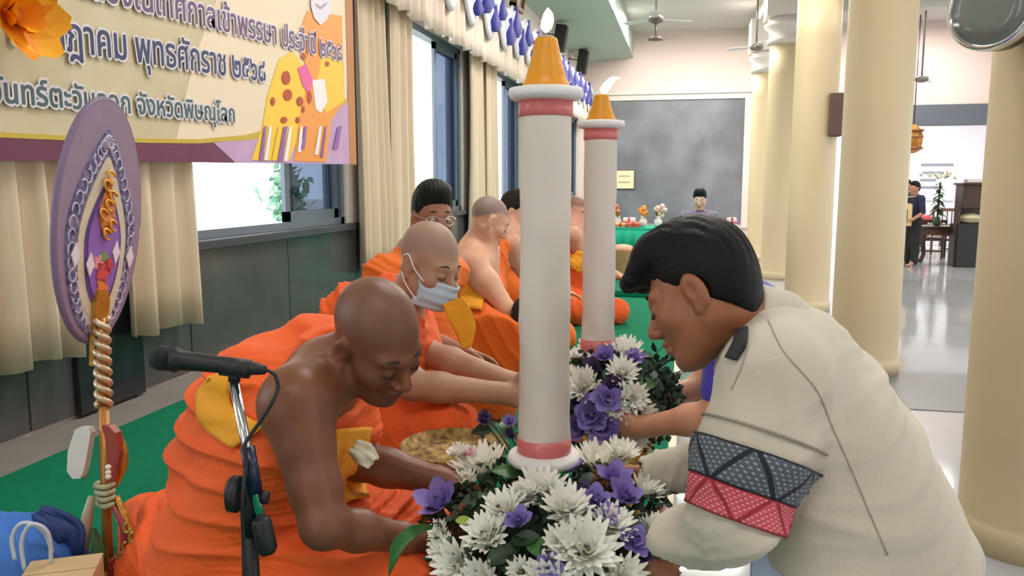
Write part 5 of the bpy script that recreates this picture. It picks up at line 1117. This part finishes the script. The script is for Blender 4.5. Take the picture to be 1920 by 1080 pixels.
# ------------------------------------------------------------------ blue bag and cardboard box, lower left
q = at(55, 1060, 1.92); t = thing('bag', 'bright blue cloth bag with white cord handles at the lower left', 'bag', (q[0], q[1], PZ))
F = Field(V(q[0] - .32, q[1] - .25, PZ - .02), V(q[0] + .24, q[1] + .25, PZ + .36), .008)
F.ell(at(40, 1080, 1.93), (.16, .1, .15), None, .05); F.ell(at(-40, 1075, 1.95), (.15, .1, .15), None, .05); F.ell(at(85, 1060, 1.95), (.09, .08, .11), None, .04); F.cap(at(20, 1090, 1.93), at(60, 1130, 1.93), .12, .12, .05); F.plane((0, 0, PZ + .004), (0, 0, -1))
P, Q = F.mesh(2); P, Q = folds(P, Q, V(.7, .3, .6), V(0, 0, 1), 60, .012, 2.6, 1.1); fobj('bag_body', (P, Q), mat('bright_blue_cloth', (60, 122, 214), .6, var=.25, vscale=9, bump=.2, bscale=40), t)
obj('navy_flap', strip([at(72, 960, 1.90), at(100, 975, 1.88), at(130, 1000, 1.88), at(136, 1040, 1.9)], (.03, .05, .06, .05), .01, -Fw + Up, .006), mat('navy_flap', (24, 52, 112), .6), t, label='dark navy flap')
m_cord = mat('white_cord', (200, 206, 216), .6)
obj('handle', tube([at(28, 1050, 1.80), at(22, 1010, 1.80), at(36, 984, 1.80), at(60, 982, 1.80), at(84, 1000, 1.81), at(98, 1035, 1.82)], .0045, 8, 7), m_cord, t)
obj('handle', tube([at(46, 1070, 1.80), at(40, 1020, 1.79), at(52, 988, 1.79), at(72, 984, 1.79), at(92, 1004, 1.80), at(96, 1060, 1.82)], .0045, 8, 7), m_cord, t)
q = at(112, 1085, 1.78); t = thing('cardboard_box', 'plain tan cardboard box beside the blue bag', 'box', (q[0], q[1], PZ)); Mz = np.array(Matrix.Rotation(.5, 3, 'Z'))
hb = q[2] + .016 - PZ; w2 = .075
obj('carton', xf(bx((-w2, -w2, 0), (w2, w2, hb - .004), .004), Mz, (q[0], q[1], PZ)), mat('tan_card', (196, 170, 128), .8), t, smooth=False)
for s in (-1, 1): obj('flap', xf(bx((-w2, .002 if s > 0 else -w2, hb - .004), (w2, w2 if s > 0 else -.002, hb)), Mz, (q[0], q[1], PZ)), mat('tan_card', (196, 170, 128)), t, smooth=False)

# ------------------------------------------------------------------ printed banner
XB = -2.46; p00, p10 = onax(0, 300, 0, XB), onax(655, 308, 0, XB); sl = (p10[2] - p00[2]) / (p10[1] - p00[1])
t = thing('banner', 'large printed cloth banner with Thai writing hung over the first window', 'banner', (XB, 4.0, 1.66))
def bz_(y): return p00[2] + sl * (y - p00[1])
y0_, y1_ = 1.2, p10[1]
def band_poly(ys, f0, f1, off, th=.002): # region between two curves along the banner
    v = [(XB + off, y, f0(y)) for y in ys] + [(XB + off, y, f1(y)) for y in ys]; n = len(ys); v += [(x - th, y, z) for x, y, z in v]
    f = [(i, i + 1, n + i + 1, n + i) for i in range(n - 1)] + [(2 * n + i, 3 * n + i, 3 * n + i + 1, 2 * n + i + 1) for i in range(n - 1)] + [(i, 2 * n + i, 2 * n + i + 1, i + 1) for i in range(n - 1)] + [(n + i, n + i + 1, 3 * n + i + 1, 3 * n + i) for i in range(n - 1)] + [(0, n, 3 * n, 2 * n), (n - 1, 3 * n - 1, 4 * n - 1, 2 * n - 1)]
    return np.array(v), f
ys = np.linspace(y0_, y1_, 40)
m_ban = mat('khaki_gold_print', (214, 202, 172), .55, rgb2=(206, 192, 156), vscale=5)
obj('cloth', band_poly(ys, bz_, lambda y: 3.45, 0, .006), m_ban, t, smooth=False)
def ppoly(name, pts, off, m, th=.0015, label=None):
    w_ = [onax(a, b, 0, XB) for a, b in pts]; n = len(w_); v = [(XB + off, p[1], p[2]) for p in w_] + [(XB + off - th, p[1], p[2]) for p in w_]
    return obj(name, (np.array(v), [tuple(range(n)), tuple(range(2 * n - 1, n - 1, -1))] + [(i, n + i, n + (i + 1) % n, (i + 1) % n) for i in range(n)]), m, t, smooth=False, label=label)
ppoly('printed_cream', [(330, 262), (430, 262), (520, 250), (650, 190), (655, -40), (420, -40), (360, 120)], .002, mat('cream_print', (240, 222, 196), .55))  # banner set to a paler cream towards its right end
ppoly('printed_maroon', [(-60, 258), (0, 258), (120, 262), (280, 268), (370, 268), (470, 258), (480, 300), (470, 306), (330, 304), (0, 301), (-60, 300)], .003, mat('maroon_print', (118, 50, 84), .5, var=.2, vscale=4))
ppoly('printed_lilac', [(400, 268), (470, 258), (560, 232), (654, 190), (655, 308), (440, 305)], .004, mat('lilac_print', (206, 168, 212), .5, var=.15, vscale=8))
ppoly('printed_gold_line', [(-60, 246), (0, 248), (120, 254), (280, 260), (370, 261), (460, 253), (560, 226), (650, 184), (650, 194), (560, 236), (470, 262), (370, 269), (280, 268), (120, 263), (0, 258), (-60, 256)], .005, mat('gold_line_print', (206, 178, 60), .5))
m_yel, m_spot, m_orn, m_wht, m_mag, m_pur = mat('yellow_print', (250, 206, 66), .5), mat('red_brown_print', (186, 72, 40), .5), mat('orange_print', (246, 160, 70), .5), mat('white_print', (250, 240, 246), .5), mat('magenta_print', (238, 100, 170), .5), mat('purple_print', (150, 100, 180), .5)
ppoly('printed_figure', [(470, 300), (490, 240), (500, 180), (522, 110), (548, 96), (572, 130), (585, 180), (600, 230), (560, 250), (540, 302)], .006, m_yel, label='yellow spotted figure printed on the banner')
ppoly('printed_figure', [(550, 302), (556, 240), (575, 150), (560, 60), (575, 20), (640, 30), (644, 190), (620, 225), (610, 304)], .0065, m_orn, label='orange figure printed on the banner')
ppoly('printed_figure', [(600, 110), (640, 100), (643, 190), (610, 212), (590, 170)], .008, m_yel)
ppoly('printed_figure', [(583, 150), (606, 148), (612, 190), (600, 212), (590, 205)], .009, m_wht, label='white figure printed on the banner')
ppoly('printed_figure', [(556, 128), (572, 120), (584, 150), (578, 178), (565, 160)], .0095, m_mag)
for a, b, r1, r2 in ((534, 146, 8, 13), (537, 178, 8, 11), (509, 190, 4, 8), (560, 190, 6, 9), (578, 182, 4, 12), (530, 225, 6, 6), (556, 225, 4, 6), (567, 106, 5, 5), (611, 120, 4, 5), (566, 205, 3, 6)):
    ppoly('printed_spot', [(a + r1 * math.cos(q), b + r2 * math.sin(q)) for q in np.linspace(0, 2 * PI, 15)[:-1]], .0105, m_spot)
for (a, b, w_, dx, m_) in ((488, 300, 5, 6, m_pur), (497, 300, 5, 7, m_wht), (512, 300, 5, 9, m_yel), (524, 302, 6, 8, m_pur), (534, 302, 5, 8, m_wht), (560, 285, 5, 2, m_wht), (566, 280, 5, 4, m_pur), (592, 290, 5, 6, m_wht), (602, 296, 4, 6, m_pur), (628, 280, 6, 6, m_pur)):
    ppoly('printed_leg', [(a - w_, b), (a + dx - w_ + 3, 238), (a + dx + w_ - 2, 236), (a + w_ - 3, b)], .0115, m_)
ppoly('printed_crest', [(580, -20), (618, -20), (618, 18), (610, 38), (598, 47), (586, 34), (580, 12)], .012, mat('pale_crest', (232, 222, 238), .5), label='pale shield crest printed at the top')
ppoly('printed_crest_mark', [(588, 6), (598, 12), (610, 4), (608, 10), (598, 18), (590, 12)], .0135, mat('grey_mark', (170, 160, 180), .5))
obj('hem', bx((XB - .008, y1_ - .005, p10[2] - .0), (XB + .006, y1_ + .12, 3.45)), mat('brown_hem', (196, 132, 84), .6), t, smooth=False)
obj('hanging_pole', tube([(XB - .02, y0_ - .1, 3.44), (XB - .02, y1_ + .16, 3.44)], .018, 10), m_gilt, t)
for yh in (1.3, 3.5, 5.7): obj('hanger', tube([(XB - .02, yh, 3.44), (WX + .005, yh, 3.6)], .006, 6), m_dark_alu, t)
def text_mesh(s):
    c = bpy.data.curves.new('lettering', 'FONT'); c.body = s; c.size = 1.0; c.extrude = 0.0; c.resolution_u = 3
    o = bpy.data.objects.new('lettering_tmp', c); COL.objects.link(o); bpy.context.view_layer.update()
    me = bpy.data.meshes.new_from_object(o.evaluated_get(bpy.context.evaluated_depsgraph_get()))
    v = np.array([q.co[:] for q in me.vertices]); f = [tuple(p.vertices) for p in me.polygons]
    bpy.data.objects.remove(o, do_unlink=True); bpy.data.meshes.remove(me); return v, f
KH = None
def writing(s, pa, pb_, hpx, m, name):
    a, b = onax(pa[0], pa[1], 0, XB), onax(pb_[0], pb_[1], 0, XB); global KH
    if KH is None: kv, _ = text_mesh('ก'); KH = kv[:, 1].max() - kv[:, 1].min()
    v, f = text_mesh(s); w = v[:, 0].max() - v[:, 0].min(); sx_ = (b[1] - a[1]) / w; dm = float((lerp(a, b, .5) - CAM) @ Fw); sy = hpx * dm / FPX / KH
    sk = (b[2] - a[2]) / (b[1] - a[1]); 
    def make(off, mm_, nm, dy=0, dz=0):
        y = a[1] + (v[:, 0] - v[:, 0].min()) * sx_ + dy; z = a[2] + sk * (y - a[1]) + v[:, 1] * sy + dz
        return np.column_stack([np.full(len(v), XB + off), y, z]), f
    e = .012
    fx = np.array([[v[list(q), 0].min(), v[list(q), 0].max()] for q in f]); ordr = np.argsort(fx[:, 0]); words, cur = [], -9.0
    for i in ordr:
        if fx[i, 0] > cur + .13: words.append([])
        words[-1].append(f[i]); cur = max(cur, fx[i, 1])
    halo = join(*[make(.0130 + .0001 * i, None, '', e * math.cos(q), e * math.sin(q)) for i, q in enumerate(np.linspace(0, 2 * PI, 9)[:-1])])
    obj(name + '_outline', halo, mat('white_outline', (228, 224, 232), .5), t, smooth=False); b_ = .0022
    for wf in words:
        used = sorted({k for q in wf for k in q}); mp_ = {k: i for i, k in enumerate(used)}; wf2 = [tuple(mp_[k] for k in q) for q in wf]
        obj(name, join(*[(make(.0150 + .0001 * i, None, '', b_ * math.cos(q), b_ * math.sin(q))[0][used], wf2) for i, q in enumerate(np.linspace(0, 2 * PI, 7)[:-1])]), m, t, smooth=False)
m_ink, m_ink2, m_ink3 = mat('navy_ink', (54, 62, 108), .5), mat('purple_ink', (112, 78, 126), .5), mat('green_grey_ink', (74, 100, 106), .5)
writing('เนื่องในเทศกาลเข้าพรรษา ประจำปี ๒๕๖๘', (150, -9), (638, 114), 34, m_ink2, 'lettering')
writing('กรกฎาคม พุทธศักราช ๒๕๖๘', (18, 79), (494, 153), 42, m_ink, 'lettering')
writing('วัดจันทร์ตะวันออก จังหวัดพิษณุโลก', (-92, 184), (436, 229), 30, m_ink3, 'lettering')
# orange cloth flower pinned over the banner corner
q = onax(8, 28, 0, XB + .06); t = thing('cloth_flower', 'big orange yellow cloth flower pinned on the banner, top left corner', 'decoration', q)
for k in range(14):
    a = 2 * PI * k / 7 + (.4 if k > 6 else 0); L_ = .19 if k < 7 else .12; v, f = petal(L_, .075 if k < 7 else .05, .25 if k < 7 else .75, .5, .4); Mx = np.column_stack([(0, 1, 0), (0, 0, 1), (1, 0, 0)])
    obj('petal', xf(rz((v, f), a), Mx, q), mat('orange_petal' if k % 2 else 'amber_petal', (246, 150, 14) if k % 2 else (250, 176, 20), .6, sss=.1), t)
obj('flower_heart', ball(q + V(.03, 0, 0), .035, 12), mat('dark_orange_heart', (214, 110, 10), .7), t)

# ------------------------------------------------------------------ far end: offering table and things on it
zt, ya, yb2, xa, xb_ = 1.03, 9.7, 10.3, -2.0, .62
t = thing('offering_table', 'long low table with a green skirt at the end of the platform', 'table', (-.7, 10, PZ + .055))
obj('table_top', bx((xa, ya, zt - .04), (xb_, yb2, zt), .01), mat('green_cloth', (24, 168, 136), .85, bump=.1), t, smooth=False)
def sk_(u, v): return (xa + u * (xb_ - xa), ya - .01 + .012 * math.sin(2 * PI * u * 22), PZ + .06 + v * (zt - .03 - PZ - .06))
obj('table_skirt', sheet(sk_, 140, 3, .005), mat('green_cloth', (24, 168, 136)), t)
for px in (xa + .1, xb_ - .1):
    for py in (ya + .08, yb2 - .08): obj('leg', bx((px - .025, py - .025, PZ + .055 if px < 0 else 0.0), (px + .025, py + .025, zt - .04)), m_dark_alu, t, smooth=False)
def on_table(px): p = onax(px, 415, 1, 9.95); return V(p[0], 9.95, zt)
def vase(px, lab, c1_, c2_, h=.16):
    p = on_table(px); t = thing('flower_vase', lab, 'flowers', p, 'vases on the offering table'); obj('vase', lathe([(.03, 0), (.045, .03), (.05, .07), (.025, .11), (.035, .13)], 16, p), mat('white_china', (238, 232, 226), .25), t); rs = random.Random(px)
    for k in range(9): obj('blossom', ball(p + V(rs.gauss(0, .04), rs.gauss(0, .03), .14 + rs.random() * .12), .03, 8), mat('blossom_%d_%d' % (c1_[1], c1_[2]), c1_ if k % 3 else c2_, .7), t)
    for k in range(4): obj('leaf', xf(ball((0, 0, .06), (.008, .02, .06), 8), frame(V(rs.gauss(0, .6), rs.gauss(0, .6), 1)), p + V(0, 0, .1)), m_leaf, t)
vase(1158, 'vase of cream and orange blossoms, leftmost on the offering table', (240, 206, 120), (232, 130, 60)); vase(1206, 'vase of yellow blossoms near the middle of the offering table', (250, 190, 60), (226, 150, 60)); vase(1234, 'vase of pink blossoms beside the hair of the bending man', (246, 170, 170), (250, 214, 200))
def parcel(px, w, h, col, lab, dy=0):
    p = on_table(px) + V(0, dy, 0); t = thing('parcel', lab, 'parcel', p, 'parcels on the offering table'); obj('wrapping', bx(p + V(-w / 2, -.07, 0), p + V(w / 2, .07, h), .012), mat('wrap_%d_%d' % (col[0], col[2]), col, .5), t, smooth=False)
    obj('ribbon', join(bx(p + V(-.012, -.073, 0), p + V(.012, .073, h + .003)), bx(p + V(-w / 2 - .003, -.073, h * .45), p + V(w / 2 + .003, .073, h * .6))), mat('parcel_ribbon', (206, 84, 96), .5), t, smooth=False)
parcel(1180, .15, .11, (244, 232, 236), 'white wrapped parcel between the two yellow vases'); parcel(1190, .16, .06, (224, 120, 96), 'flat salmon parcel in front of the white one', -.15); parcel(1345, .16, .09, (196, 180, 214), 'lilac parcel right of the seated person', .0); parcel(1372, .11, .12, (240, 226, 240), 'tall pale parcel at the right end of the offering table'); parcel(1352, .18, .05, (150, 60, 90), 'flat dark pink parcel at the right end of the offering table', -.15)
parcel(1166, .12, .05, (240, 190, 110), 'flat yellow parcel, far left of the table front', -.15)
# wicker stool, plaque on the slate
p = onax(1166, 522, 2, PZ + .055); t = thing('wicker_basket', 'tan wicker basket with a pink lid standing on the green dais', 'basket', p)
obj('basket_body', lathe([(.11, 0)] + [(.115 + .012 * (k % 2), .02 + .26 * k / 15) for k in range(16)] + [(.1, .29)], 28, p), mat('tan_wicker', (186, 152, 104), .75, var=.25, vscale=40, bump=.5, bscale=70), t); obj('basket_lid', lathe([(.118, .285), (.12, .31), (.09, .345), (.03, .355)], 24, p), mat('pinkish_lid', (222, 170, 140), .6), t)
p = onax(1172, 336, 1, FY - .06); t = thing('plaque', 'small cream framed plaque with two faint lines on the slate panel', 'sign', p)
obj('plaque_frame', bx(p + V(-.29, .0, -.25), p + V(.25, .03, .23), .01), mat('brown_frame', (110, 92, 74), .5), t, smooth=False); obj('plaque_face', bx(p + V(-.27, -.008, -.225), p + V(.21, .0, .205)), mat('cream_paper', (236, 226, 190), .6), t, smooth=False)
for dz in (.06, -.09): obj('faint_line', bx(p + V(-.16, -.012, dz), p + V(.12, -.007, dz + .035)), mat('faint_ink', (186, 172, 130), .7), t, smooth=False)

# ------------------------------------------------------------------ side aisle furniture, seen between the columns
m_wood = mat('dark_carved_wood', (70, 46, 34), .4, var=.3, vscale=12, bump=.2, bscale=30); m_wood2 = mat('red_brown_wood', (112, 72, 50), .4, var=.3, vscale=12)
def fl(px, py): return onax(px, py, 2, 0.0)
p = onax(1822, 462, 2, 0.28); d_ = 15.0; p = at(1825, 455, d_); p[2] = 0
zz0 = at(1825, 347, d_)[2]; t = thing('cabinet', 'tall dark wooden cabinet with an open shelf, beside the carved table', 'cabinet', p)
x0c, x1c = at(1801, 400, d_)[0], at(1852, 400, d_)[0]; zm, zs, zl = at(1825, 390, d_)[2], at(1825, 420, d_)[2], at(1825, 460, d_)[2]
obj('upper_body', bx((x0c, p[1] - .05, zm), (x1c, p[1] + .4, zz0), .01), m_wood, t, smooth=False); obj('lower_body', bx((x0c - .06, p[1] - .1, 0), (x1c, p[1] + .4, zs), .01), mat('near_black_wood', (36, 32, 36), .45), t, smooth=False)
obj('side_post', bx((x0c - .1, p[1] - .05, 0), (x0c - .02, p[1] + .05, zm + .06), .01), m_wood, t, smooth=False); obj('back_board', bx((x0c, p[1] + .36, zs), (x1c, p[1] + .4, zm)), m_wood, t, smooth=False)
obj('cornice', bx((x0c - .04, p[1] - .1, zz0), (x1c, p[1] + .42, zz0 + .04), .01), m_wood, t, smooth=False)
q = V((x0c + x1c) / 2 - .05, p[1] + .1, zs); t = thing('pillow', 'cream cushion lying on the shelf of the dark cabinet', 'cushion', q); obj('cushion', ball(q + V(0, 0, .1), (.2, .12, .1), 16), mat('cream_cushion', (206, 196, 160), .8), t); obj('piping', tube([q + V(.2 * math.cos(a), .12 * math.sin(a), .1) for a in np.linspace(0, 2 * PI, 25)], .008, 6), mat('tan_piping', (160, 140, 100), .8), t)
q = V((x0c + x1c) / 2 - .05, p[1] + .1, zz0 + .04); t = thing('book', 'mauve book lying on top of the dark cabinet', 'book', q); obj('cover', bx(q + V(-.13, -.09, 0), q + V(.13, .09, .07), .008), mat('mauve_cover', (186, 160, 186), .6), t, smooth=False); obj('pages', bx(q + V(-.122, -.094, .012), q + V(.122, .08, .058)), mat('page_white', (232, 226, 214), .8), t, smooth=False)
# carved table with bowed legs
dt = 15.6; ta, tb = at(1734, 424, dt), at(1808, 424, dt); zt_ = ta[2]; t = thing('carved_table', 'low dark carved table with bowed legs in the side aisle', 'table', ((ta[0] + tb[0]) / 2, ta[1] + .2, 0))
obj('table_top', bx((ta[0] - .05, ta[1] - .05, zt_ - .05), (tb[0] + .05, ta[1] + .55, zt_), .012), m_wood, t, smooth=False); obj('apron', bx((ta[0], ta[1], zt_ - .17), (tb[0], ta[1] + .5, zt_ - .05), .01), m_wood2, t, smooth=False)
for x_ in (ta[0] + .04, tb[0] - .04):
    for y_ in (ta[1] + .05, ta[1] + .45):
        s = -1 if x_ < (ta[0] + tb[0]) / 2 else 1; obj('leg', tube([(x_, y_, zt_ - .1), (x_ + .05 * s, y_, zt_ * .6), (x_ + .02 * s, y_, zt_ * .25), (x_ + .09 * s, y_, .02)], [.05, .055, .035, .04], 10, 5), m_wood, t)
def slat_chair(px, lab, w, d_, zsx=.44, hb=1.0, m_=None, face=0.3):
    p = at(px, 480, d_); p[2] = 0; t = thing('wooden_chair', lab, 'chair', p, 'wooden chairs in the side aisle'); M = np.array(Matrix.Rotation(face, 3, 'Z')); B = lambda lo, hi, n_, pp=None: obj(n_, xf(bx(lo, hi, .006), M, p), m_ or m_wood2, t, smooth=False)
    B((-w, -.22, zsx - .04), (w, .22, zsx), 'seat')
    for sx_ in (-1, 1):
        B((sx_ * w - .022, -.22, 0), (sx_ * w + .022, -.18, zsx), 'leg'); B((sx_ * w - .022, .18, 0), (sx_ * w + .022, .22, hb), 'leg'); B((sx_ * w - .02, -.2, zsx + .2), (sx_ * w + .02, .2, zsx + .235), 'armrest'); B((sx_ * w - .018, -.21, zsx), (sx_ * w + .018, -.18, zsx + .2), 'arm_post')
    B((-w, .185, hb - .07), (w, .215, hb), 'top_rail'); B((-w, .19, zsx + .1), (w, .21, zsx + .14), 'lower_rail')
    for k in range(4): B((-w * .6 + k * w * .4 - .012, .192, zsx + .14), (-w * .6 + k * w * .4 + .012, .208, hb - .07), 'back_slat')
    B((-w, -.2, .14), (w, -.18, .17), 'stretcher')
slat_chair(1777, 'brown slat backed wooden armchair standing behind the carved table', .27, 17.6, .46, 1.02); slat_chair(1742, 'dark wooden armchair left of the carved table, near the person in black', .26, 17.0, .44, .8, m_wood, -.4)
# plant in a slender vase on the carved table
q = at(1757, 418, dt + .25); q[2] = zt_; t = thing('potted_plant', 'slender dark green plant in a vase on the carved table', 'plant', q)
obj('vase', lathe([(.05, 0), (.08, .05), (.05, .14), (.06, .17)], 16, q), mat('green_glaze', (70, 96, 74), .3), t); obj('stem', tube([q + V(0, 0, .15), q + V(.01, 0, .85)], .02, 8), m_dleaf, t); rs = random.Random(2)
for k in range(26):
    z_ = .25 + .6 * k / 26; a = k * 2.4; place(LEAF['d' if k % 3 else 'g'], 'leaf', t, q + V(0, 0, z_), V(math.cos(a) * .3, math.sin(a) * .3, 1), .2 - .1 * k / 26, x=V(math.cos(a), math.sin(a), .4))
for k in range(10): place(MUM[k % 3], 'pale_blossom', t, q + V(rs.gauss(0, .1), rs.gauss(0, .08), .92 + rs.random() * .1), V(rs.gauss(0, .5), -1, .6), .06)
# gilt hanging drum on the column side, notice board on the annex wall, low shelf unit
q = at(1712, 258, 17.5); t = thing('gilt_lantern', 'gilt carved hanging lantern beside the thick column, under the beam', 'lantern', q)
obj('lantern_body', lathe([(.05, -.34), (.16, -.28), (.2, -.1), (.2, .05), (.14, .2), (.05, .28)], 10, q), mat('antique_gilt', (196, 134, 52), .4, metal=.4, var=.4, vscale=18), t, smooth=False)
for z_ in (-.26, -.02, .12): obj('band', lathe([(.19, z_), (.21, z_ + .02), (.21, z_ + .04), (.19, z_ + .06)], 20, q), mat('dark_gilt', (130, 84, 40), .4), t)
obj('chain', tube([q + V(0, 0, .26), V(q[0], q[1], CZ)], .012, 6), m_dark_alu, t)
q = onax(1745, 338, 1, 26.78); t = thing('notice_board', 'white notice board with faint blurred lines on the annex wall', 'notice', q)
obj('board', bx(q + V(-.75, -.03, -.62), q + V(.68, .01, .62), .01), mat('notice_white', (238, 238, 242), .6), t, smooth=False)
for k, (dz, w0, w1) in enumerate(((.42, -.55, .6), (.18, -.55, -.4), (.18, -.25, .35), (-.04, -.55, .15), (-.26, -.3, .3))): obj('faint_line', bx(q + V(w0, -.036, dz), q + V(w1, -.03, dz + .085)), mat('faint_grey_ink', (150, 154, 164), .7), t, smooth=False)
q = at(1730, 470, 20.5); q[2] = 0; t = thing('low_shelf', 'low dark shelf unit with white parcels under the notice board', 'shelf', q + V(.3, 0, 0))
for z_ in (.12, .48): obj('shelf_board', bx(q + V(-.75, -.2, z_), q + V(1.6, .2, z_ + .05), .005), mat('near_black_wood', (36, 32, 36)), t, smooth=False)
for x_ in (-.72, .45, 1.57): obj('upright', bx(q + V(x_ - .03, -.2, 0), q + V(x_ + .03, .2, .5), .005), mat('near_black_wood', (36, 32, 36)), t, smooth=False)
for k, (x_, w, h, c) in enumerate(((-.5, .3, .24, (228, 232, 236)), (-.1, .22, .3, (150, 178, 190)), (.25, .3, .2, (236, 232, 222)), (.8, .34, .26, (222, 226, 226)))):
    b = q + V(x_, 0, .17); t2 = thing('carton', ['white carton at the left end of the low shelf', 'pale blue carton second along the low shelf', 'cream carton third along the low shelf', 'grey white carton at the right end of the low shelf'][k], 'box', b, 'cartons on the low shelf')
    obj('box_body', bx(b + V(-w / 2, -.14, .002), b + V(w / 2, .14, h), .008), mat('carton_%d_%d' % (c[0], c[2]), c, .6), t2, smooth=False); obj('tape', bx(b + V(-.02, -.143, .002), b + V(.02, .143, h + .002)), mat('tape_tan', (190, 176, 150), .4), t2, smooth=False)
q = V(at(1728, 436, 20.5)[0], at(1728, 436, 20.5)[1], .53); t = thing('red_bowl', 'red bowl of fruit on top of the low shelf', 'bowl', q)
obj('bowl', lathe([(.1, 0), (.22, .1), (.26, .18), (.24, .18), (.2, .1), (.02, .04)], 20, q), mat('red_bowl', (206, 60, 76), .35), t)
for k in range(5): obj('fruit', ball(q + V(.12 * math.cos(k * 1.25), .1 * math.sin(k * 1.25), .19), .075, 10), mat('pink_fruit', (230, 120, 130), .5), t)
